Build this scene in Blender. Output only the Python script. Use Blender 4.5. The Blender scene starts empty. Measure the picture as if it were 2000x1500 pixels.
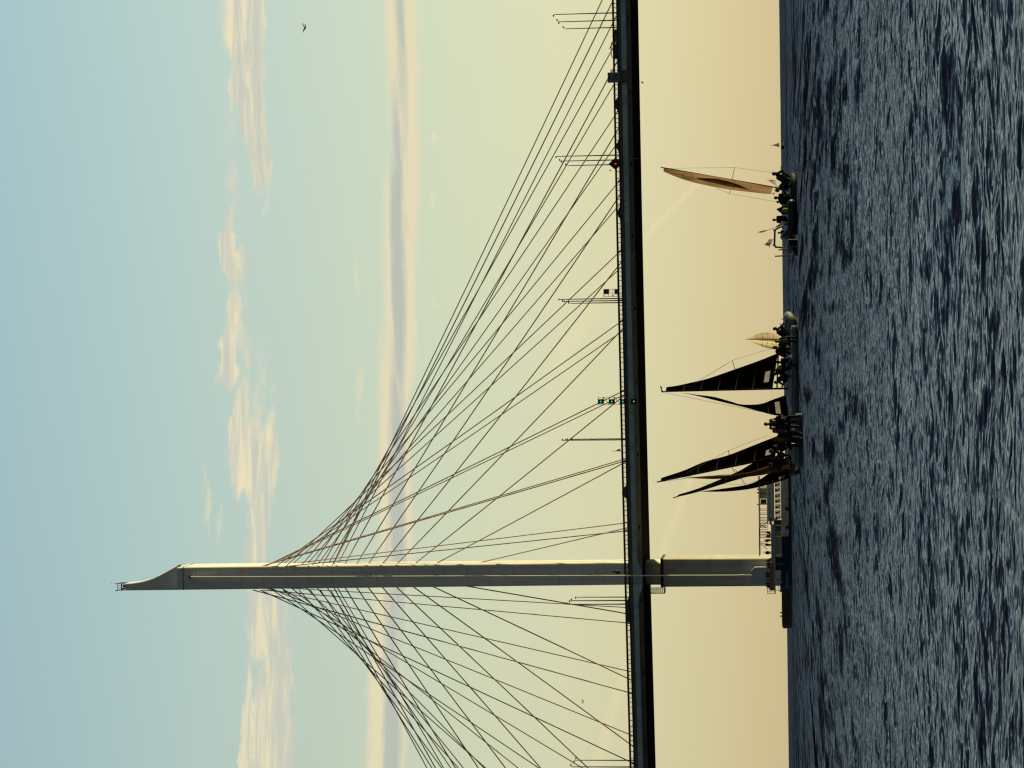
import bpy, math, random
import numpy as np
from mathutils import Vector, Matrix
random.seed(7)
rng = np.random.default_rng(11)
S = bpy.context.scene
COL = S.collection
R = math.radians
# ------------------------------------------------------------------ camera
# a phone held sideways: the world stands upright when the picture is turned a quarter to the right
CAMH, FPX = 0.95, 5000.0
PITCH, ROLL = math.atan(530.5 / 5000.0), 0.0127
_F = Vector((0, math.cos(PITCH), math.sin(PITCH)))
_U = Vector((0, -math.sin(PITCH), math.cos(PITCH)))
_Rr = Vector((1, 0, 0))
UP = _U * math.cos(ROLL) + _Rr * math.sin(ROLL)
RT = _Rr * math.cos(ROLL) - _U * math.sin(ROLL)
CAM = Vector((0, 0, CAMH))
cd = bpy.data.cameras.new('camera')
cam = bpy.data.objects.new('camera', cd)
COL.objects.link(cam)
M = Matrix.Identity(4)
for i in range(3):
    M[i][0] = -UP[i]; M[i][1] = RT[i]; M[i][2] = -_F[i]; M[i][3] = CAM[i]
cam.matrix_world = M
cd.sensor_width = 36; cd.lens = 36 * FPX / 2000; cd.clip_start = 0.2; cd.clip_end = 30000
S.camera = cam

def ray(px, py):
    return (_F * FPX - UP * (px - 1000) - RT * (py - 750)).normalized()
def P(px, py, Y):
    """survey helper: the point at distance Y (metres north) seen at photo position px, py"""
    d = ray(px, py)
    return CAM + d * (Y / d.y)

# ------------------------------------------------------------------ materials
def s2l(c):
    out = []
    for v in c[:3]:
        v /= 255.0
        out.append(v / 12.92 if v <= .04045 else ((v + .055) / 1.055) ** 2.4)
    return tuple(out) + (1.0,)
MATS = {}
def mat(name, col, rough=.6, metal=0, var=.25, scale=3.0, bump=0.0, emit=None, spec=.5, stretch=(1, 1, 1), coat=0):
    if name in MATS: return MATS[name]
    m = bpy.data.materials.new(name); m.use_nodes = True
    nt = m.node_tree; b = nt.nodes['Principled BSDF']
    tc = nt.nodes.new('ShaderNodeTexCoord'); mp = nt.nodes.new('ShaderNodeMapping')
    mp.inputs['Scale'].default_value = stretch
    nt.links.new(tc.outputs['Object'], mp.inputs['Vector'])
    n = nt.nodes.new('ShaderNodeTexNoise'); n.inputs['Scale'].default_value = scale; n.inputs['Detail'].default_value = 6
    nt.links.new(mp.outputs[0], n.inputs['Vector'])
    r = nt.nodes.new('ShaderNodeValToRGB')
    c0 = [max(0, c * (1 - var)) for c in col[:3]] + [1]; c1 = [min(1, c * (1 + var)) for c in col[:3]] + [1]
    r.color_ramp.elements[0].position = .3; r.color_ramp.elements[1].position = .7
    r.color_ramp.elements[0].color = c0; r.color_ramp.elements[1].color = c1
    nt.links.new(n.outputs['Fac'], r.inputs[0]); nt.links.new(r.outputs[0], b.inputs['Base Color'])
    b.inputs['Roughness'].default_value = rough; b.inputs['Metallic'].default_value = metal
    b.inputs['Specular IOR Level'].default_value = spec
    if coat: b.inputs['Coat Weight'].default_value = coat
    if bump:
        bp = nt.nodes.new('ShaderNodeBump'); bp.inputs['Strength'].default_value = bump; bp.inputs['Distance'].default_value = .05
        nt.links.new(n.outputs['Fac'], bp.inputs['Height']); nt.links.new(bp.outputs[0], b.inputs['Normal'])
    if emit:
        b.inputs['Emission Color'].default_value = tuple(emit[0]) + (1,); b.inputs['Emission Strength'].default_value = emit[1]
    MATS[name] = m
    return m
def weather(m, pitch, streak):
    nt = m.node_tree; b = nt.nodes['Principled BSDF']; src = b.inputs['Base Color'].links[0].from_socket
    tc = nt.nodes.new('ShaderNodeNewGeometry'); sx = nt.nodes.new('ShaderNodeSeparateXYZ'); nt.links.new(tc.outputs['Position'], sx.inputs[0])
    d = nt.nodes.new('ShaderNodeMath'); d.operation = 'DIVIDE'; d.inputs[1].default_value = pitch; nt.links.new(sx.outputs[2], d.inputs[0])
    f = nt.nodes.new('ShaderNodeMath'); f.operation = 'FRACT'; nt.links.new(d.outputs[0], f.inputs[0])
    l = nt.nodes.new('ShaderNodeMath'); l.operation = 'LESS_THAN'; l.inputs[1].default_value = .03; nt.links.new(f.outputs[0], l.inputs[0])
    mp = nt.nodes.new('ShaderNodeMapping'); mp.inputs['Scale'].default_value = (2.2, 2.2, .06); nt.links.new(tc.outputs['Position'], mp.inputs[0])
    n = nt.nodes.new('ShaderNodeTexNoise'); n.inputs['Scale'].default_value = 1.0; n.inputs['Detail'].default_value = 5; nt.links.new(mp.outputs[0], n.inputs['Vector'])
    r = nt.nodes.new('ShaderNodeMapRange'); r.inputs[1].default_value = .45; r.inputs[2].default_value = .75; r.inputs[3].default_value = 1.0; r.inputs[4].default_value = 1 - streak
    nt.links.new(n.outputs['Fac'], r.inputs[0])
    k = nt.nodes.new('ShaderNodeMath'); k.operation = 'MULTIPLY_ADD'; nt.links.new(l.outputs[0], k.inputs[0]); k.inputs[1].default_value = -.22; nt.links.new(r.outputs[0], k.inputs[2])
    v = nt.nodes.new('ShaderNodeVectorMath'); v.operation = 'SCALE'; nt.links.new(src, v.inputs[0]); nt.links.new(k.outputs[0], v.inputs['Scale'])
    nt.links.new(v.outputs[0], b.inputs['Base Color'])
def cloth(name, dif, trans, tf=.5, var=.2, scale=1.5, gloss=.01):
    """thin sail cloth: diffuse front plus light that comes through from behind"""
    m = bpy.data.materials.new(name); m.use_nodes = True; nt = m.node_tree
    for x in list(nt.nodes):
        if x.type == 'BSDF_PRINCIPLED': nt.nodes.remove(x)
    out = nt.nodes['Material Output']
    d = nt.nodes.new('ShaderNodeBsdfDiffuse'); t = nt.nodes.new('ShaderNodeBsdfTranslucent'); g = nt.nodes.new('ShaderNodeBsdfGlossy')
    tc = nt.nodes.new('ShaderNodeTexCoord'); n = nt.nodes.new('ShaderNodeTexNoise'); n.inputs['Scale'].default_value = scale; n.inputs['Detail'].default_value = 5
    mp = nt.nodes.new('ShaderNodeMapping'); mp.inputs['Scale'].default_value = (1.6, 1, .35)
    nt.links.new(tc.outputs['Object'], mp.inputs[0]); nt.links.new(mp.outputs[0], n.inputs['Vector'])
    def tint(c, sock):
        r = nt.nodes.new('ShaderNodeValToRGB'); r.color_ramp.elements[0].position = .35; r.color_ramp.elements[1].position = .65
        r.color_ramp.elements[0].color = [v * (1 - var) for v in c] + [1]; r.color_ramp.elements[1].color = [min(1, v * (1 + var)) for v in c] + [1]
        nt.links.new(n.outputs['Fac'], r.inputs[0]); nt.links.new(r.outputs[0], sock)
    tint(dif, d.inputs['Color']); tint(trans, t.inputs['Color'])
    bp = nt.nodes.new('ShaderNodeBump'); bp.inputs['Strength'].default_value = .5; bp.inputs['Distance'].default_value = .05
    nt.links.new(n.outputs['Fac'], bp.inputs['Height']); nt.links.new(bp.outputs[0], d.inputs['Normal']); nt.links.new(bp.outputs[0], t.inputs['Normal'])
    g.inputs['Roughness'].default_value = .35; g.inputs['Color'].default_value = (.6, .6, .6, 1)
    mx = nt.nodes.new('ShaderNodeMixShader'); mx.inputs[0].default_value = tf
    m2 = nt.nodes.new('ShaderNodeMixShader'); m2.inputs[0].default_value = gloss
    nt.links.new(d.outputs[0], mx.inputs[1]); nt.links.new(t.outputs[0], mx.inputs[2])
    nt.links.new(mx.outputs[0], m2.inputs[1]); nt.links.new(g.outputs[0], m2.inputs[2]); nt.links.new(m2.outputs[0], out.inputs[0])
    return m
def film(name, col, alpha):
    """clear sail window or glazing"""
    m = bpy.data.materials.new(name); m.use_nodes = True; nt = m.node_tree; b = nt.nodes['Principled BSDF']
    out = nt.nodes['Material Output']; tr = nt.nodes.new('ShaderNodeBsdfTransparent'); mx = nt.nodes.new('ShaderNodeMixShader')
    b.inputs['Base Color'].default_value = tuple(col) + (1,); b.inputs['Roughness'].default_value = .15
    tr.inputs['Color'].default_value = (.85, .88, .85, 1)
    mx.inputs[0].default_value = alpha
    nt.links.new(tr.outputs[0], mx.inputs[1]); nt.links.new(b.outputs[0], mx.inputs[2]); nt.links.new(mx.outputs[0], out.inputs[0])
    return m

PYL = mat('pylon_concrete', (.74, .72, .69), .8, var=.07, scale=.5, bump=.1, stretch=(1, 1, .15), spec=.2)
weather(PYL, 4.3, .22)
CON = mat('pier_concrete', (.25, .25, .24), .85, var=.15, scale=.6, bump=.15, spec=.2)
WEB = mat('web_paint', (.37, .46, .50), .6, var=.2, scale=.5, stretch=(1, 1, .2), spec=.3)
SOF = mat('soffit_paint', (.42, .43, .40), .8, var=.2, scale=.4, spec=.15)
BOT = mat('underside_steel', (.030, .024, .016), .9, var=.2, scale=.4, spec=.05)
DKS = mat('dark_steel', (.03, .03, .033), .6, var=.2, spec=.3)
MRN = mat('maroon_rail', (.045, .018, .022), .6, var=.2, spec=.3)
ASP = mat('asphalt', (.05, .05, .05), .9)
CAB = mat('cable_sheath', (.46, .36, .32), .7, var=.1, scale=.5, spec=.3)
STL = mat('bright_steel', (.62, .6, .55), .4, metal=.4, var=.1)
GRY = mat('grey_paint', (.2, .21, .23), .5, var=.15)
BLK = mat('black_rubber', (.008, .008, .009), .7, var=.2, spec=.3)
NAV = mat('navy_tube', (.008, .012, .02), .45, var=.3, spec=.4)
SILV = mat('galvanised', (.16, .15, .13), .6, var=.15)

# ------------------------------------------------------------------ mesh helpers
class MB:
    def __init__(s): s.v = []; s.f = []
    def add(s, vs, fs):
        o = len(s.v); s.v += [tuple(v) for v in vs]; s.f += [tuple(i + o for i in f) for f in fs]; return s
    def box(s, x0, x1, y0, y1, z0, z1):
        return s.add([(x0, y0, z0), (x1, y0, z0), (x1, y1, z0), (x0, y1, z0), (x0, y0, z1), (x1, y0, z1), (x1, y1, z1), (x0, y1, z1)],
                     [(0, 3, 2, 1), (4, 5, 6, 7), (0, 1, 5, 4), (1, 2, 6, 5), (2, 3, 7, 6), (3, 0, 4, 7)])
    def tube(s, a, b, r0, r1=None, n=8, cap=True):
        a = Vector(a); b = Vector(b); r1 = r0 if r1 is None else r1
        d = (b - a)
        if d.length < 1e-6: return s
        d.normalize(); q = d.to_track_quat('Z', 'Y')
        vs = []
        for c, r in ((a, r0), (b, r1)):
            for i in range(n):
                t = 2 * math.pi * i / n
                vs.append(c + q @ Vector((r * math.cos(t), r * math.sin(t), 0)))
        fs = [(i, (i + 1) % n, n + (i + 1) % n, n + i) for i in range(n)]
        if cap: fs += [tuple(range(n - 1, -1, -1)), tuple(range(n, 2 * n))]
        return s.add(vs, fs)
    def path(s, pts, r, n=8):
        for i in range(len(pts) - 1): s.tube(pts[i], pts[i + 1], r, r, n)
        for p in pts[1:-1]: s.ball(p, (r, r, r), 6, 4)
        return s
    def ball(s, c, r, n=12, m=8, rot=None):
        c = Vector(c); vs = []; fs = []
        if not hasattr(r, '__len__'): r = (r, r, r)
        for j in range(m + 1):
            ph = math.pi * j / m
            for i in range(n):
                t = 2 * math.pi * i / n
                p = Vector((r[0] * math.sin(ph) * math.cos(t), r[1] * math.sin(ph) * math.sin(t), r[2] * math.cos(ph)))
                if rot is not None: p = rot @ p
                vs.append(c + p)
        for j in range(m):
            for i in range(n):
                a = j * n + i; b = j * n + (i + 1) % n
                fs.append((a, a + n, b + n, b))
        return s.add(vs, fs)
    def cone(s, a, b, r0, r1, n=12):
        """tapered limb with rounded ends"""
        s.tube(a, b, r0, r1, n); s.ball(a, r0, n, 8); s.ball(b, r1, n, 8); return s
    def prism(s, poly, y0, y1):
        """poly: list of (x, z), extruded along y"""
        n = len(poly)
        return s.add([(x, y0, z) for x, z in poly] + [(x, y1, z) for x, z in poly],
                     [tuple(range(n)), tuple(range(2 * n - 1, n - 1, -1))] + [(i, i + n, (i + 1) % n + n, (i + 1) % n) for i in range(n)])
    def loft(s, rings, cap=True):
        n = len(rings[0]); o = []
        for r in rings: o += list(r)
        fs = []
        for j in range(len(rings) - 1):
            for i in range(n):
                a = j * n + i; b = j * n + (i + 1) % n
                fs.append((a, b, b + n, a + n))
        if cap: fs += [tuple(range(n - 1, -1, -1)), tuple(range((len(rings) - 1) * n, len(rings) * n))]
        return s.add(o, fs)
    def grid(s, pts, skip=None):
        nv = len(pts); nu = len(pts[0]); fs = []
        for j in range(nv - 1):
            for i in range(nu - 1):
                if skip and skip((i + .5) / (nu - 1), (j + .5) / (nv - 1)): continue
                a = j * nu + i; fs.append((a, a + 1, a + nu + 1, a + nu))
        return s.add([p for row in pts for p in row], fs)
    def mesh(s, name, m=None, smooth=False, base=(0, 0, 0)):
        me = bpy.data.meshes.new(name)
        b = Vector(base)
        used = sorted({i for f in s.f for i in f}); mp_ = {o: n for n, o in enumerate(used)}
        s.v = [s.v[i] for i in used]; s.f = [tuple(mp_[i] for i in f) for f in s.f]
        me.from_pydata([tuple(Vector(v) - b) for v in s.v], [], s.f)
        me.validate(); me.update()
        if smooth: me.polygons.foreach_set('use_smooth', [True] * len(me.polygons))
        if m: me.materials.append(m)
        return me
    def build(s, name, m, parent=None, smooth=False):
        """vertices are in world metres; the part is stored relative to its thing"""
        base = world_base(parent)
        o = bpy.data.objects.new(name, s.mesh(name, m, smooth, base)); COL.objects.link(o)
        if parent is not None: o.parent = parent
        return o
def world_base(p):
    b = Vector((0, 0, 0))
    while p is not None:
        b += p.location; p = p.parent
    return b
def tag(o, label=None, cat=None, group=None, kind=None):
    if label: o['label'] = label
    if cat: o['category'] = cat
    if group: o['group'] = group
    if kind: o['kind'] = kind
    return o
def thing(name, loc, label, cat, group=None, rz=0):
    o = bpy.data.objects.new(name, None); COL.objects.link(o); o.location = loc; o.rotation_euler = (0, 0, rz)
    o.empty_display_size = .3
    return tag(o, label, cat, group)
def kids(o): return [c for c in bpy.data.objects if c.parent == o]
def copy_tree(o, parent=None):
    c = o.copy(); COL.objects.link(c); c.parent = parent
    for k in kids(o): copy_tree(k, c)
    return c
def interp(x, xs, ys): return float(np.interp(x, xs, ys))

# ------------------------------------------------------------------ sky
SUN_AZ, SUN_EL = 70.0, 3.4      # east of north, above the horizon
W = bpy.data.worlds.new('World'); S.world = W; W.use_nodes = True
nt = W.node_tree; nt.nodes.clear(); L = nt.links
def N(t, **k):
    n = nt.nodes.new(t)
    for a, b in k.items(): setattr(n, a, b)
    return n
def val(x, sock):
    if hasattr(x, 'links') or hasattr(x, 'is_linked'): L.new(x, sock)
    else: sock.default_value = x
def mth(op, a, b=0.0, c=0.0, clamp=False):
    n = N('ShaderNodeMath', operation=op); n.use_clamp = clamp
    val(a, n.inputs[0]); val(b, n.inputs[1]); val(c, n.inputs[2])
    return n.outputs[0]
def smooth(x, lo, hi):
    n = N('ShaderNodeMapRange', interpolation_type='SMOOTHSTEP'); val(x, n.inputs[0])
    n.inputs[1].default_value = lo; n.inputs[2].default_value = hi
    return n.outputs[0]
def mixc(f, a, b):
    n = N('ShaderNodeMix', data_type='RGBA'); val(f, n.inputs[0])
    for x, i in ((a, 6), (b, 7)): val(x, n.inputs[i])
    return n.outputs[2]
tc = N('ShaderNodeTexCoord'); sp = N('ShaderNodeSeparateXYZ'); L.new(tc.outputs['Generated'], sp.inputs[0])
AZ = mth('MULTIPLY', mth('ARCTAN2', sp.outputs[0], sp.outputs[1]), 57.29578)
EL = mth('MULTIPLY', mth('ARCSINE', sp.outputs[2]), 57.29578)
ramp = N('ShaderNodeValToRGB'); cr = ramp.color_ramp; cr.interpolation = 'LINEAR'
L.new(mth('DIVIDE', EL, 60.0), ramp.inputs[0])
stops = [(0, (211, 194, 149)), (1.2, (216, 202, 157)), (3, (220, 213, 170)), (5, (219, 219, 181)), (7.2, (212, 219, 187)),
         (9, (203, 216, 193)), (11, (194, 211, 197)), (13, (185, 208, 200)), (15.2, (173, 201, 200)), (17.5, (164, 194, 200)),
         (23, (122, 150, 170)), (32, (94, 112, 134)), (60, (64, 76, 98))]
while len(cr.elements) < len(stops): cr.elements.new(.5)
for e, (p, c) in zip(cr.elements, stops): e.position = p / 60.0; e.color = s2l(c)
sky = ramp.outputs[0]
# brighter towards the low sun, darker away from it
ca = mth('COSINE', mth('MULTIPLY', mth('SUBTRACT', AZ, SUN_AZ), math.pi / 180))
az_f = mth('MULTIPLY_ADD', mth('SUBTRACT', ca, .2), .42, 1.0)
def sc(c, f):
    n = N('ShaderNodeVectorMath', operation='SCALE'); L.new(c, n.inputs[0]); val(f, n.inputs['Scale']); return n.outputs[0]
sky = sc(sky, az_f)
back = mth('SUBTRACT', 1.0, mth('MULTIPLY', smooth(mth('ABSOLUTE', AZ), 60.0, 130.0), .60))
sky = sc(sky, back)
# physical sky mixed in for the light from outside the picture
ns = N('ShaderNodeTexSky', sky_type='NISHITA'); ns.sun_disc = False; ns.sun_elevation = R(SUN_EL); ns.sun_rotation = R(SUN_AZ)
sky = mixc(.10, sky, sc(ns.outputs[0], .08))
# clouds: soft banks given by bearing and height, broken up with noise
vec = N('ShaderNodeCombineXYZ'); L.new(AZ, vec.inputs[0]); L.new(EL, vec.inputs[1])
def noise(sx, sy, scale, detail=6, rough=.6, off=0.0, dist=0.0):
    mp = N('ShaderNodeMapping'); mp.inputs['Scale'].default_value = (sx, sy, 1); mp.inputs['Location'].default_value = (off, off * .7, off)
    L.new(vec.outputs[0], mp.inputs[0]); n = N('ShaderNodeTexNoise'); n.inputs['Scale'].default_value = scale
    n.inputs['Detail'].default_value = detail; n.inputs['Roughness'].default_value = rough; n.inputs['Distortion'].default_value = dist
    L.new(mp.outputs[0], n.inputs['Vector']); return n.outputs['Fac']
_w = N('ShaderNodeTexNoise'); _w.inputs['Scale'].default_value = .9; _w.inputs['Detail'].default_value = 5; _w.inputs['Roughness'].default_value = .6
_m = N('ShaderNodeMapping'); _m.inputs['Scale'].default_value = (.8, 1.3, 1); _m.inputs['Location'].default_value = (4.4, 2.2, 0); L.new(vec.outputs[0], _m.inputs[0]); L.new(_m.outputs[0], _w.inputs['Vector'])
_s = N('ShaderNodeVectorMath', operation='SUBTRACT'); L.new(_w.outputs['Color'], _s.inputs[0]); _s.inputs[1].default_value = (.5, .5, .5)
_k = N('ShaderNodeVectorMath', operation='MULTIPLY'); L.new(_s.outputs[0], _k.inputs[0]); _k.inputs[1].default_value = (2.2, .62, 0)
_q = N('ShaderNodeVectorMath', operation='MULTIPLY_ADD'); L.new(_k.outputs[0], _q.inputs[0]); _q.inputs[1].default_value = (1, .28, 0); L.new(vec.outputs[0], _q.inputs[2]); SOFTW = _q.outputs[0]
_a = N('ShaderNodeVectorMath', operation='ADD'); L.new(vec.outputs[0], _a.inputs[0]); L.new(_k.outputs[0], _a.inputs[1])
WARPED = _a.outputs[0]
def azel(px, py):
    d = ray(px, py); return math.degrees(math.atan2(d.x, d.y)), math.degrees(math.asin(d.z))
def blobs(lst, warp=None):
    acc = None
    for (x0, x1, y0, y1, k) in lst:          # photo box of the bank, weight
        a, e = azel((x0 + x1) / 2, (y0 + y1) / 2)
        ra = abs(y1 - y0) / 2 / 87.0; re = abs(x1 - x0) / 2 / 87.0
        m = N('ShaderNodeMapping', vector_type='POINT'); m.inputs['Location'].default_value = (-a / ra, -e / re, 0); m.inputs['Scale'].default_value = (1 / ra, 1 / re, 1)
        L.new(WARPED if warp is None else warp, m.inputs[0])
        ln = N('ShaderNodeVectorMath', operation='LENGTH'); L.new(m.outputs[0], ln.inputs[0])
        v = mth('MULTIPLY', mth('SUBTRACT', 1.0, ln.outputs['Value'], clamp=True), k)
        acc = v if acc is None else mth('MAXIMUM', acc, v)
    return acc
nz1 = noise(.30, .8, 1.7, 8, .6, 3.1, .8)
nz2 = noise(.30, 2.2, 1.2, 6, .6, 9.3, .5)
nz3 = noise(1.2, 4.0, 2.2, 5, .6, 1.7)
puff = blobs([(430, 500, 0, 1000, .36), (455, 540, 560, 1150, .38), (480, 592, 1080, 1800, .5), (425, 520, -90, 150, 1.25), (440, 520, 60, 240, 1.1), (470, 530, 150, 340, .95), (484, 530, 270, 400, .7),
              (438, 470, 340, 520, .6), (418, 472, 425, 580, 1.15), (438, 475, 540, 690, .6), (416, 468, 640, 790, .9),
              (448, 505, 690, 960, .95), (440, 520, 800, 1020, 1.0), (468, 535, 930, 1130, .95), (480, 505, 1040, 1300, .6),
              (476, 560, 1110, 1300, 1.05), (490, 585, 1200, 1600, 1.2), (488, 575, 1340, 1560, 1.1), (468, 500, 1230, 1620, .6),
              (505, 545, 700, 1060, .5)])
wisp = blobs([(386, 408, 880, 1090, .55), (412, 436, 940, 1120, .45), (690, 712, 440, 640, .5), (690, 716, 680, 820, .62),
              (838, 860, 230, 310, .6), (838, 856, 350, 440, .6), (838, 860, 540, 630, .55), (510, 530, 340, 480, .5), (448, 462, 150, 260, .5)])
bank = blobs([(738, 824, -900, 800, 1.8), (738, 824, 150, 1000, 1.7), (722, 820, 450, 1400, 1.8), (700, 804, 800, 2500, 2.0)], SOFTW)
nzs = noise(.30, 3.2, 1.5, 5, .55, 5.7, .6)
d_puff = smooth(mth('ADD', mth('MULTIPLY', puff, 1.15), mth('ADD', mth('MULTIPLY_ADD', nz1, 2.0, -.88), mth('MULTIPLY_ADD', nzs, 1.1, -.56))), .08, .58)
d_puff = mth('MULTIPLY', d_puff, smooth(puff, .0, .22))
d_wisp = mth('MULTIPLY', smooth(mth('ADD', wisp, mth('MULTIPLY_ADD', nz3, 1.1, -.55)), .12, .7), .55)
d_wisp = mth('MULTIPLY', d_wisp, smooth(wisp, .0, .15))
d_bank = smooth(mth('ADD', bank, mth('MULTIPLY_ADD', nz2, 1.3, -.86)), .0, .7)
cream = mixc(nz1, s2l((236, 220, 182)), s2l((222, 212, 180)))
col1 = mixc(smooth(nzs, .36, .62), s2l((242, 227, 188)), s2l((203, 203, 188)))
sky = mixc(mth('MULTIPLY', d_puff, .84), sky, col1)
sky = mixc(d_wisp, sky, s2l((238, 224, 184)))
shade = blobs([(766, 796, -500, 500, .8), (758, 796, 0, 1000, 1.3), (752, 800, 500, 1500, 1.4), (738, 788, 880, 2100, 1.5)], SOFTW)
shade = smooth(mth('ADD', shade, mth('MULTIPLY_ADD', nzs, 1.2, -.6)), .1, .9)
bankc = mixc(mth('MULTIPLY', shade, .95), s2l((230, 219, 184)), s2l((183, 189, 180)))
sky = mixc(mth('MULTIPLY', d_bank, .92), sky, bankc)
# two thin vapour trails low over the horizon
def trail(pts, w):
    acc = None
    for (p, q) in zip(pts[:-1], pts[1:]):
        a = azel(*p); b = azel(*q); dx, dy = b[0] - a[0], b[1] - a[1]; ln = math.hypot(dx, dy); ux, uy = dx / ln, dy / ln
        sx = mth('SUBTRACT', AZ, a[0]); sy = mth('SUBTRACT', EL, a[1])
        t = mth('ADD', mth('MULTIPLY', sx, ux), mth('MULTIPLY', sy, uy))
        n_ = mth('ABSOLUTE', mth('SUBTRACT', mth('MULTIPLY', sx, uy), mth('MULTIPLY', sy, ux)))
        tt = mth('MULTIPLY', smooth(t, -.15, .1), mth('SUBTRACT', 1.0, smooth(t, ln - .1, ln + .15)))
        v = mth('MULTIPLY', mth('SUBTRACT', 1.0, smooth(n_, 0.0, w)), tt)
        acc = v if acc is None else mth('MAXIMUM', acc, v)
    return acc
tr = mth('ADD', mth('MULTIPLY', trail([(1085, 720), (1200, 535)], .32), .22), mth('ADD', mth('MULTIPLY', trail([(1262, 460), (1370, 350)], .09), .34),
         mth('ADD', mth('MULTIPLY', trail([(1150, 1540), (1225, 1300)], .20), .22), mth('MULTIPLY', trail([(1290, 1085), (1350, 930)], .16), .22))))
tr = mth('MULTIPLY', tr, mth('MULTIPLY_ADD', nz3, 1.2, .35), clamp=True)
sky = mixc(tr, sky, s2l((246, 226, 176)))
# under the horizon (only ever seen in reflections)
sky = mixc(smooth(EL, -3.0, -.3), (.03, .04, .05, 1), sky)
bg = N('ShaderNodeBackground'); L.new(sky, bg.inputs[0]); bg.inputs[1].default_value = 1.0
wo = N('ShaderNodeOutputWorld'); L.new(bg.outputs[0], wo.inputs[0])
W.cycles.sampling_method = 'MANUAL'; W.cycles.sample_map_resolution = 512

sd = bpy.data.lights.new('sun', 'SUN'); sun = bpy.data.objects.new('sun', sd); COL.objects.link(sun)
sd.energy = 5.0; sd.angle = R(.5); sd.color = (1.0, .85, .42)
sdir = Vector((math.sin(R(SUN_AZ)) * math.cos(R(SUN_EL)), math.cos(R(SUN_AZ)) * math.cos(R(SUN_EL)), math.sin(R(SUN_EL))))
sun.rotation_euler = sdir.to_track_quat('Z', 'Y').to_euler()

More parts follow.
